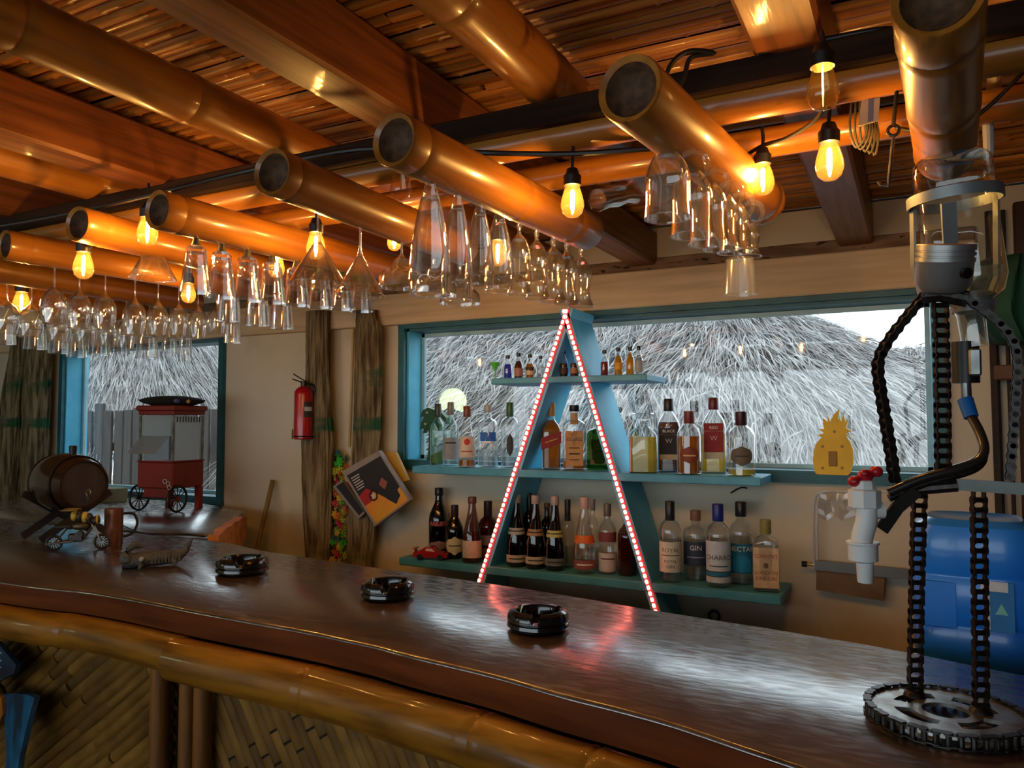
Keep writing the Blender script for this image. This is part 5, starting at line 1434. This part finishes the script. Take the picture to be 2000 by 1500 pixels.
for i, (c_, xx) in enumerate(bee):
    MB().ball((xx * s, 0, (66 + i * -1.5) * s), (13 - abs(i - 1.3) * 1.6) * s, 14, 8, (.62, .9, .95)).build('bee_band', mat('bee_%d' % (i % 2), c_, rough=.45), mo)
MB().ball((32 * s, 0, 56 * s), 9 * s, 14, 8).build('bee_head', mat('bee_1', bee[1][0]), mo)
MB().torus((36 * s, 0, 58 * s), 8 * s, 2 * s, 16, 6, 'X').build('headlamp_ring', mat('yellow_ring', rgb(196, 164, 70), rough=.35), mo)
for sg in (-1, 1):
    MB().ball((-12 * s, sg * .022, 78 * s), 14 * s, 12, 6, (1.2, .5, .18)).build('wing', mat('olive_wing', rgb(120, 108, 62), rough=.5), mo)
cable('black_wire', [pt(232, 1022, Z=CT + .009), pt(262, 1036, Z=CT + .009), pt(300, 1044, Z=CT + .009), pt(352, 1043, Z=CT + .009), pt(400, 1048, Z=CT + .009)], .003, 'thin black wire lying on the bar from the copper mug')

# carved reptile
p = pt(303, 1106, Z=CT); s = mpp(p)
rp = thing('carved_reptile', 'grey carved reptile figure with open jaw and raised tail', 'figurine', p, face_cam(p))
rm = mat('grey_carving', rgb(78, 80, 76), rgb(48, 50, 48), rough=.55, scale=(40, 40, 40), bump=.5, bscale=(120, 120, 120))
MB().tube([(-58 * s, 0, 13 * s), (-40 * s, 0, 14 * s), (-15 * s, 0, 15 * s), (15 * s, 0, 16 * s), (40 * s, 0, 17 * s), (54 * s, 0, 28 * s), (66 * s, 0, 50 * s)], .02, 16, True, [13 * s, 15 * s, 15 * s, 14 * s, 12 * s, 8 * s, 2 * s]).build('body', rm, rp)
MB().bbox((-50 * s, 0, 20 * s), (24 * s, .055, 26 * s), .012).build('head', rm, rp)
MB().tube([(-50 * s, 0, 34 * s), (-36 * s, 0, 44 * s), (-22 * s, 0, 40 * s)], .01, 10, True, [5 * s, 8 * s, 4 * s]).build('upper_jaw', rm, rp)
MB().ball((-24 * s, -.028, 18 * s), 5 * s, 10, 6).build('eye', mat('pale_eye', rgb(150, 152, 146), rough=.3), rp)
for i in range(9):
    MB().tube([((-6 + i * 6) * s, -.026, 8 * s), ((-4 + i * 6) * s, -.018, 26 * s)], .004, 6, True, [.005, .002]).build('scale', rm, rp)
for xx in (-30, 30):
    for sg in (-1, 1):
        MB().tube([(xx * s, sg * .018, 12 * s), ((xx + 6) * s, sg * .04, 8 * s), ((xx + 2) * s, sg * .046, 1.5 * s)], .007, 8, True, [.008, .007, .005]).build('foot', rm, rp)

# ================================================================== things on the window wall
# fire extinguisher
p = pt(592, 858, Y=WY - .17); s = mpp(p)
fe = thing('fire_extinguisher', 'red fire extinguisher hanging on a bark covered trunk', 'fire extinguisher', p, face_cam(p))
fr = mat('red_cylinder', rgb(186, 22, 30), rgb(166, 16, 24), rough=.28, coat=.4)
R = 18.5 * s; Hc = 102 * s
MB().lathe([(R * .9, 0), (R, .006), (R, Hc * .86), (R * .92, Hc * .93), (R * .6, Hc * .99), (R * .3, Hc * 1.02)], 26, cap0=True, cap1=True).build('cylinder', fr, fe)
MB().cyl((0, 0, Hc), (0, 0, Hc + 12 * s), 6 * s, 12).build('valve', black_m, fe)
for dz, an in ((10, .35), (17, .55)):
    MB().bbox((0, 0, 0), (34 * s, .016, .006), .002).build('lever', blk, fe, loc=(-6 * s, 0, Hc + dz * s), rot=(0, an, 0))
MB().tube(smooth_curve([(6 * s, 0, Hc + 6 * s), (20 * s, 0, Hc), (22 * s, .01, Hc * .6), (20 * s, .01, Hc * .3)], 5), .006, 8).build('hose', black_m, fe)
lb = MB(); rings = []
for z in (Hc * .42, Hc * .72):
    rings.append([((R + .001) * math.cos(a), (R + .001) * math.sin(a), z) for a in [-PI / 2 + .05 + 1.0 * i / 8 for i in range(9)]])
lb_o = lb.loft(rings, closed=False).build('label', paper((60, 58, 56)), fe)
rings = [[((R + .0016) * math.cos(a), (R + .0016) * math.sin(a), z) for a in [-PI / 2 + .1 + .9 * i / 8 for i in range(9)]] for z in (Hc * .54, Hc * .62)]
MB().loft(rings, closed=False).build('label_band', paper((206, 206, 206)), lb_o)
MB().torus((0, 0, 6 * s), R * 1.06, .003, 24, 6).box((-R * 1.1, 0, 10 * s), (.006, .02, .05)).build('bracket', black_m, fe)
MB().box((0, R + .02, Hc * .5), (.03, .05, .05)).build('wall_bracket', black_m, fe, smooth=False)

# magazines pinned to the trunk
def pinned(corners, Y, th, nm, label, colour):
    P = [pt(x, y, Y=Y) for x, y in corners]; c = sum(P, Vector()) / 4
    o = thing(nm, label, 'magazine box', c)
    MB().plate([(q.x - c.x, q.z - c.z) for q in P], 0, th).build('body', mat('card_%d_%d_%d' % colour, rgb(*colour), rough=.5, scale=(20, 20, 20)), o, smooth=False)
    def uv(u, v): q = P[0].lerp(P[1], u).lerp(P[3].lerp(P[2], u), v) - c; return (q.x, q.z)
    return o, uv
pinned([(752, 884), (772, 884), (797, 938), (776, 944)], WY - .135, .02, 'flat_box', 'plain yellow carton edge behind the pinned product box', (196, 150, 40))
o, uv = pinned([(650, 950), (668, 938), (712, 1002), (700, 1014)], WY - .16, .02, 'flat_box', 'grey and black carton tucked under the pinned product box', (140, 134, 128))
MB().plate([uv(.25, .05), uv(1, .05), uv(1, .95), uv(.35, .95)], -.002, -.0005).build('black_print', ink((30, 28, 30)), o, smooth=False)
o, uv = pinned([(667, 921), (739, 880), (801, 977), (732, 1028)], WY - .19, .03, 'flat_box', 'black and yellow product box pinned crookedly to the trunk', (150, 140, 132))
MB().plate([uv(.06, .10), uv(.97, .10), uv(.97, .98), uv(.06, .98)], -.0015, -.0003).build('black_panel', ink((34, 28, 30)), o, smooth=False)
MB().plate([uv(.06, .62), uv(.40, .54), uv(.62, .80), uv(.97, .72), uv(.97, .98), uv(.06, .98)], -.0024, -.0012).build('yellow_panel', mat('yellow_orange_print', rgb(214, 168, 20), rgb(226, 134, 40), rough=.5, scale=(6, 6, 6)), o, smooth=False)
MB().plate([uv(.06, .48), uv(.30, .44), uv(.40, .54), uv(.24, .66), uv(.06, .66)], -.0032, -.002).build('red_splash', ink((184, 34, 36)), o, smooth=False)
MB().plate([uv(.52, .48), uv(.74, .36), uv(.90, .62), uv(.88, .84), uv(.70, .92), uv(.58, .76)], -.0036, -.0022).build('product_picture', ink((24, 22, 26)), o, smooth=False)
MB().plate([uv(.60, .50), uv(.74, .42), uv(.80, .54), uv(.66, .62)], -.0044, -.0034).build('picture_stripe', ink((150, 84, 72)), o, smooth=False)
for i in range(6):
    v0 = .17 + i * .042
    MB().plate([uv(.11, v0), uv(.11 + .22 - .02 * (i % 3), v0), uv(.11 + .22 - .02 * (i % 3), v0 + .016), uv(.11, v0 + .016)], -.003, -.0014).build('text_line', ink((206, 200, 196)), o, smooth=False)
wc = uv(.36, .60)
MB().torus((wc[0], -.004, wc[1]), .022, .004, 20, 6, 'Y').build('wheel_print', ink((30, 26, 24)), o)
MB().plate([(wc[0] + .018 * math.cos(a) * (1 if i % 2 else .4), wc[1] + .018 * math.sin(a) * (1 if i % 2 else .4)) for i, a in enumerate([2 * PI * k / 10 for k in range(10)])], -.005, -.0035).build('wheel_star', ink((222, 216, 206)), o, smooth=False)

# flower garland between the trunks
ga = pt(668, 885, Y=WY - .05)
gar = thing('flower_garland', 'garland of paper flowers hanging between the two trunk posts', 'garland', ga)
fl_cols = [(212, 178, 40), (226, 128, 40), (190, 196, 60), (206, 70, 90), (120, 190, 60), (232, 200, 90)]
def flower_mesh(col):
    b = MB()
    for i in range(6):
        a = 2 * PI * i / 6; c, s_ = math.cos(a), math.sin(a)
        b.add([(0, 0, 0), (.010 * c - .008 * s_, -.008, .010 * s_ + .008 * c), (.024 * c, -.003, .024 * s_), (.010 * c + .008 * s_, -.008, .010 * s_ - .008 * c), (.010 * c, .004, .010 * s_)], [(0, 1, 2), (0, 2, 3), (0, 4, 1), (0, 3, 4), (1, 4, 2), (3, 2, 4)])
    b.ball((0, -.006, 0), .007, 8, 5)
    return b.mesh('flower', mat('petal_%d_%d_%d' % col, rgb(*col), rough=.7), smooth=False)
fms = [flower_mesh(c) for c in fl_cols] + [flower_mesh((60, 200, 70)), flower_mesh((60, 110, 120))]
rnd = random.Random(4)
for i in range(64):
    v = i / 63; y = 885 + 225 * v
    q = pt(668 - 8 * v + rnd.uniform(-13, 12), y, Y=WY - .05) - ga
    k = rnd.randrange(6)
    if v < .10 or .70 < v < .80: k = 6 if rnd.random() < .6 else 7
    link('flower', fms[k], gar, (q.x, rnd.uniform(-.03, .03), q.z), (rnd.uniform(-.4, .4), rnd.uniform(0, 6), rnd.uniform(-.5, .5)))
MB().tube([(0, .02, 0), pt(664, 1000, Y=WY - .05) - ga + Vector((0, .02, 0)), pt(660, 1112, Y=WY - .05) - ga + Vector((0, .02, 0))], .004, 6).build('string', mat('yellow_string', rgb(200, 160, 60)), gar)
# broom stick leaning on the wall
a = pt(533, 938, Y=WY - .03); b_ = pt(500, 1080, Y=WY - .16)
dv = (b_ - a); k = (a.z - .0) / -dv.z
tag(MB().tube([Vector((0, 0, 0)), dv * k], .013, 12).build('broom_stick', mat('stick_wood', rgb(142, 112, 58), rgb(112, 84, 40), rough=.6, scale=(40, 40, 4)), loc=a), 'plain wooden broom stick leaning on the cream wall', 'stick')
# thin conduit beside the trunk
a = pt(690, 640, Y=WY - .012)
tag(MB().tube([(0, 0, 0), (-.02, 0, -.62)], .006, 8).build('conduit', mat('cream_conduit', rgb(206, 176, 120), rough=.6), loc=a), 'thin cream conduit running down the wall beside the trunk', 'pipe')

# pineapple and palm light signs
def sign(pts, Y, th, nm, label, face_c, edge_c, z0=None):
    P = [pt(x, y, Y=Y) for x, y in pts]; cx_ = sum(q.x for q in P) / len(P); zb = min(q.z for q in P)
    o = thing(nm, label, 'light sign', (cx_, Y, zb if z0 is None else z0))
    zz = zb
    MB().plate([(q.x - cx_, q.z - zz) for q in P], 0, th).build('shell', mat(nm + '_edge', rgb(*edge_c), rough=.5), o, smooth=False)
    def inner(k=.95):
        mx = sum(q.x for q in P) / len(P); mz = sum(q.z for q in P) / len(P)
        return [((q.x - mx) * k + mx - cx_, (q.z - mz) * k + mz - zz) for q in P]
    MB().plate([(q.x - cx_, q.z - zz) for q in P], -.004, -.0005).build('back_plate', mat(nm + '_face', rgb(*face_c), rough=.5), o, smooth=False)
    return o, cx_, zz
pine = [(1602, 934), (1652, 934), (1662, 922), (1667, 900), (1666, 878), (1660, 862), (1650, 850), (1662, 854), (1652, 846), (1663, 842), (1652, 836), (1657, 818), (1651, 824), (1648, 810), (1643, 824), (1640, 816), (1636, 826), (1640, 798), (1628, 810), (1622, 824), (1616, 810), (1617, 824), (1607, 816), (1608, 830), (1610, 838), (1600, 838), (1609, 846), (1596, 850), (1605, 854), (1594, 866), (1589, 882), (1588, 902), (1592, 922)]
o, cx_, zz = sign(pine, WY - .012, .03, 'pineapple_sign', 'yellow pineapple shaped light sign standing on the window sill', (255, 206, 10), (250, 244, 200))
for x, y in ((1607, 872), (1645, 872), (1607, 914), (1645, 914), (1630, 843)):
    q = pt(x, y, Y=WY - .012)
    MB().cyl((q.x - cx_, -.004, q.z - zz), (q.x - cx_, -.0055, q.z - zz), .006, 10).build('screw', mat('ochre_screw', rgb(176, 140, 50), rough=.5), o)
q = pt(1627, 896, Y=WY - .012)
MB().bbox((q.x - cx_, -.006, q.z - zz), (.03, .006, .056), .002).build('battery_cover', mat('ochre_cover', rgb(160, 116, 16), rough=.5), o, smooth=False)
palm = [(833, 902), (862, 902), (864, 870), (852, 888), (844, 892), (846, 868), (845, 845), (841, 826), (847, 822), (854, 834), (858, 842), (858, 828), (850, 812), (862, 816), (872, 828), (872, 816), (860, 804), (848, 800), (836, 796), (826, 802), (821, 814), (830, 812), (824, 824), (820, 838), (830, 832), (827, 846), (832, 838), (836, 828), (838, 846), (838, 870), (836, 890)]
o, cx_, zz = sign(palm, WY + .02, .03, 'palm_sign', 'dark green palm tree shaped light sign in the window corner', (24, 84, 44), (70, 120, 70), None)
for x, y in ((835, 806), (832, 828)):
    q = pt(x, y, Y=WY + .02)
    MB().ball((q.x - cx_, -.005, q.z - zz), .006, 10, 6).build('led', white_m, o)

# roll holder on the wall
p = pt(1600, 1040, Y=WY - .02)
rh = thing('roll_holder', 'white wire roll holder with a grey bar and brown roll box on the wall', 'roll holder', p)
def RL(x, y, Y=WY - .05): return pt(x, y, Y=Y) - p
wm = mat('white_wire', rgb(206, 204, 206), rough=.4)
for dx in (0, 7):
    MB().tube(smooth_curve([RL(1590 + dx, 1110), RL(1589 + dx, 1040), RL(1590 + dx, 985), RL(1603 + dx, 962, WY - .08), RL(1660, 960, WY - .10), RL(1740, 962, WY - .10), RL(1775, 972, WY - .08)], 5), .004, 8).build('wire', wm, rh)
MB().loft([[tuple(q + Vector((0, y_, z_))) for y_, z_ in ((-.01, -.018), (.01, -.018), (.01, .018), (-.01, .018))] for q in (RL(1592, 1103), RL(1778, 1122))], True, True).build('bar', mat('grey_bar', rgb(126, 130, 130), rough=.4, metal=.4), rh, smooth=False)
MB().cyl(RL(1566, 1101), RL(1592, 1104), .005, 8).build('bar_pin', steel_m, rh)
MB().cyl(RL(1566, 1101), RL(1576, 1102), .011, 10).build('end_knob', black_m, rh)
MB().loft([[tuple(q + Vector((0, y_, 0))) for q, y_ in ((RL(1594, 1112), 0), (RL(1728, 1128), 0), (RL(1726, 1174), 0), (RL(1594, 1152), 0))], [tuple(q + Vector((0, .06, 0))) for q in (RL(1594, 1112), RL(1728, 1128), RL(1726, 1174), RL(1594, 1152))]], True, True).build('roll_box', mat('brown_carton', rgb(136, 108, 80), rgb(112, 88, 64), rough=.8), rh, smooth=False)
film = glass('cling_film', tint=(.96, .96, .97, 1), power=1.6, base=.10, body=.10, bodycol=(.9, .9, .9, 1), rough=.2)
fm_ = MB(); rings = []
for i in range(6):
    y = 962 + i * 10
    rings.append([tuple(RL(1600 + j * 12 + 3 * math.sin(i * 1.3 + j), y + 6 * math.sin(j * 1.9), WY - .09 + .012 * math.sin(j * 2.3 + i))) for j in range(7)])
fm_.loft(rings, closed=False).build('plastic_film', film, rh)
# dark cable on the wall below the middle board
cable('wall_wire', [pt(1427, 963, Y=WY - .01), pt(1438, 956, Y=WY - .01), pt(1450, 952, Y=WY - .01), pt(1459, 954, Y=WY - .01)], .003, 'short black wire end on the wall below the middle board')
MB_ = MB().torus((0, 0, 0), .02, .006, 16, 8, 'Y')
tag(MB_.build('black_plug', black_m, loc=pt(1395, 1203, Y=WY - .02)), 'small black round plug on the wall below the lower board', 'plug')

# ================================================================== blue water jug on its stand
jp = pt(1910, 1295, Y=2.16); s = mpp(jp)
jug = thing('water_jug', 'big blue plastic water jug with small label behind the tower', 'water jug', (jp.x, jp.y, jp.z), face_cam(jp))
R = 108 * s; Hj = 285 * s
jm = mat('blue_jug', rgb(40, 134, 244), rgb(30, 112, 220), rough=.28, coat=.3, scale=(3, 3, 3), spec=.5)
MB().lathe([(R * .80, 0), (R * .95, .012), (R, .04), (R, Hj * .30), (R * .985, Hj * .31), (R * .985, Hj * .33), (R, Hj * .34), (R, Hj * .62), (R * .985, Hj * .63), (R * .985, Hj * .65), (R, Hj * .66), (R, Hj * .86), (R * .93, Hj * .96), (R * .74, Hj * 1.0), (R * .66, Hj * .985), (.0006, Hj * .98)], 48, sec=supersec(4.0), cap0=True).build('jug_body', jm, jug, angle=40)
MB().bbox((-.075, -R * .99, Hj * .45), (.075, .004, Hj * .30), .002).build('moulded_panel', jm, jug, smooth=False)
lbj = MB().bbox((.045, -R - .002, Hj * .47), (.055, .002, .11), .0006).build('label', paper((34, 120, 190)), jug, smooth=False)
MB().box((.035, -R - .0035, Hj * .47 + .045), (.052, .001, .022)).build('label_header', paper((210, 218, 222)), lbj, smooth=False)
MB().box((.022, -R - .0035, Hj * .47 - .01), (.008, .001, .08)).build('label_strip', paper((190, 206, 214)), lbj, smooth=False)
MB().plate([(.036, Hj * .46 - .012), (.060, Hj * .46 - .012), (.048, Hj * .46 + .012)], -R - .0045, -R - .0034).build('label_mark', paper((120, 196, 180)), lbj, smooth=False)
jst = thing('jug_stand', 'cream round stand under the blue water jug', 'stand', (jp.x, jp.y, 0), 0)
cmt = mat('cream_plastic', rgb(214, 206, 184), rgb(198, 190, 168), rough=.5)
MB().lathe([(R * 1.0, 0), (R * 1.02, .02), (R * .98, jp.z - .03), (R * 1.06, jp.z - .022), (R * 1.06, jp.z - .004), (R * 1.0, jp.z - .001)], 40, cap0=True, cap1=True, sec=supersec(4.0)).build('stand_body', cmt, jst)
# green cloth hanging at the side
p = pt(1950, 505, Y=2.955); s = mpp(p)
gc = MB(); rings = []
for i in range(13):
    t = i / 12; z = -t * 165 * s
    hw = (20 + 62 * math.sin(min(1, t * 1.25) * PI * .55) - 40 * max(0, t - .7) / .3) * s
    cx_ = (10 + 22 * t) * s
    rings.append([(cx_ + hw * math.cos(2 * PI * j / 40) * (1 + .10 * math.sin(7 * 2 * PI * j / 40 + t * 3)), .085 * math.sin(2 * PI * j / 40) * (1 + .18 * math.sin(9 * 2 * PI * j / 40 + t * 2)), z) for j in range(40)])
gcl = tag(gc.loft(rings, True, True).build('green_cloth', mat('dark_green_cloth', rgb(22, 84, 60), rgb(12, 52, 40), rough=.75, scale=(6, 6, 6), bump=.2), angle=80, loc=p, rot=(0, 0, YAW)), 'bundle of dark green cloth hanging beside the chain tower', 'cloth')
MB().tube([(0, 0, -.004), (0, .02, .012), (.03, .17, .012)], .006, 8).build('nail', dark_steel_m, gcl)

# ================================================================== painted bird on the bar front
bp = curve_at(s_at_px(40), .035); bp.z = pt(40, 1390, Y=bp.y).z
bird = thing('painted_bird', 'blue and black painted wooden bird ornament on the bar front', 'ornament', bp, 0)
s = mpp(bp)
def BP(pts, sc=1.0): return [((x - 40) * s * 1.35, (1390 - y) * s) for x, y in pts]
MB().plate(BP([(-60, 1300), (-20, 1262), (20, 1268), (66, 1300), (62, 1318), (40, 1330), (20, 1345), (-60, 1350)]), -.010, .004).build('upper_wing', mat('black_blue_paint', rgb(20, 24, 34), rgb(24, 60, 84), rough=.3, scale=(14, 14, 14), coat=.4), bird, angle=30)
for y0 in (1288, 1303, 1316):
    MB().plate(BP([(-50, y0 + 14), (30, y0 - 6), (32, y0 - 3), (-50, y0 + 19)]), -.0125, -.0095).build('feather_line', mat('pale_line', rgb(150, 170, 168), rough=.4), bird, smooth=False)
MB().plate(BP([(30, 1366), (70, 1352), (100, 1348), (118, 1350), (108, 1380), (98, 1420), (86, 1470), (78, 1540), (50, 1540), (54, 1470), (48, 1410)]), -.016, .0).build('tail_wing', mat('blue_paint', rgb(26, 112, 156), rgb(16, 44, 62), rough=.28, scale=(18, 18, 6), fac=(.35, .62), coat=.5), bird, angle=30)
MB().ball(((0 - 40) * s * 1.35, -.004, 10 * s), 42 * s, 18, 10, (1.2, .45, .9)).build('body', mat('brown_paint', rgb(62, 46, 24), rgb(34, 26, 16), rough=.35), bird)
MB().plate(BP([(28, 1362), (46, 1364), (50, 1395), (40, 1418), (28, 1428), (20, 1400)]), -.024, -.006).build('orange_patch', mat('orange_paint', rgb(170, 104, 26), rgb(140, 80, 18), rough=.35), bird, angle=30)
MB().plate(BP([(-30, 1410), (8, 1410), (18, 1436), (18, 1468), (4, 1450), (-30, 1480)]), -.018, -.004).build('grey_feather', mat('grey_green_paint', rgb(60, 96, 96), rgb(40, 66, 70), rough=.35), bird, angle=30)

# ================================================================== paper lantern in the room behind (seen mirrored in the long pane)
vp = pt(885, 785, Y=2 * (WY + .122) + 1.0)
ln = thing('paper_lantern', 'round pale green paper lantern mirrored in the long window', 'lantern', (vp.x, -1.0, vp.z))
lr = 27 * mpp(vp)
pl = MB()
rings = []
for i in range(1, 24):
    a = PI * i / 24; rr_ = lr * math.sin(a) * (1.0 if i % 2 else .97)
    rings.append([(rr_ * math.cos(2 * PI * j / 32), rr_ * math.sin(2 * PI * j / 32), -lr * math.cos(a)) for j in range(32)])
pl.loft(rings).build('paper_shade', mat('lit_paper', rgb(226, 240, 190), rgb(206, 224, 170), rough=.8, emit=(.80, .95, .55, 1), estr=7.0), ln, angle=20)
MB().tube([(0, 0, lr), (0, 0, CZ - vp.z)], .004, 6).build('cord', black_m, ln)
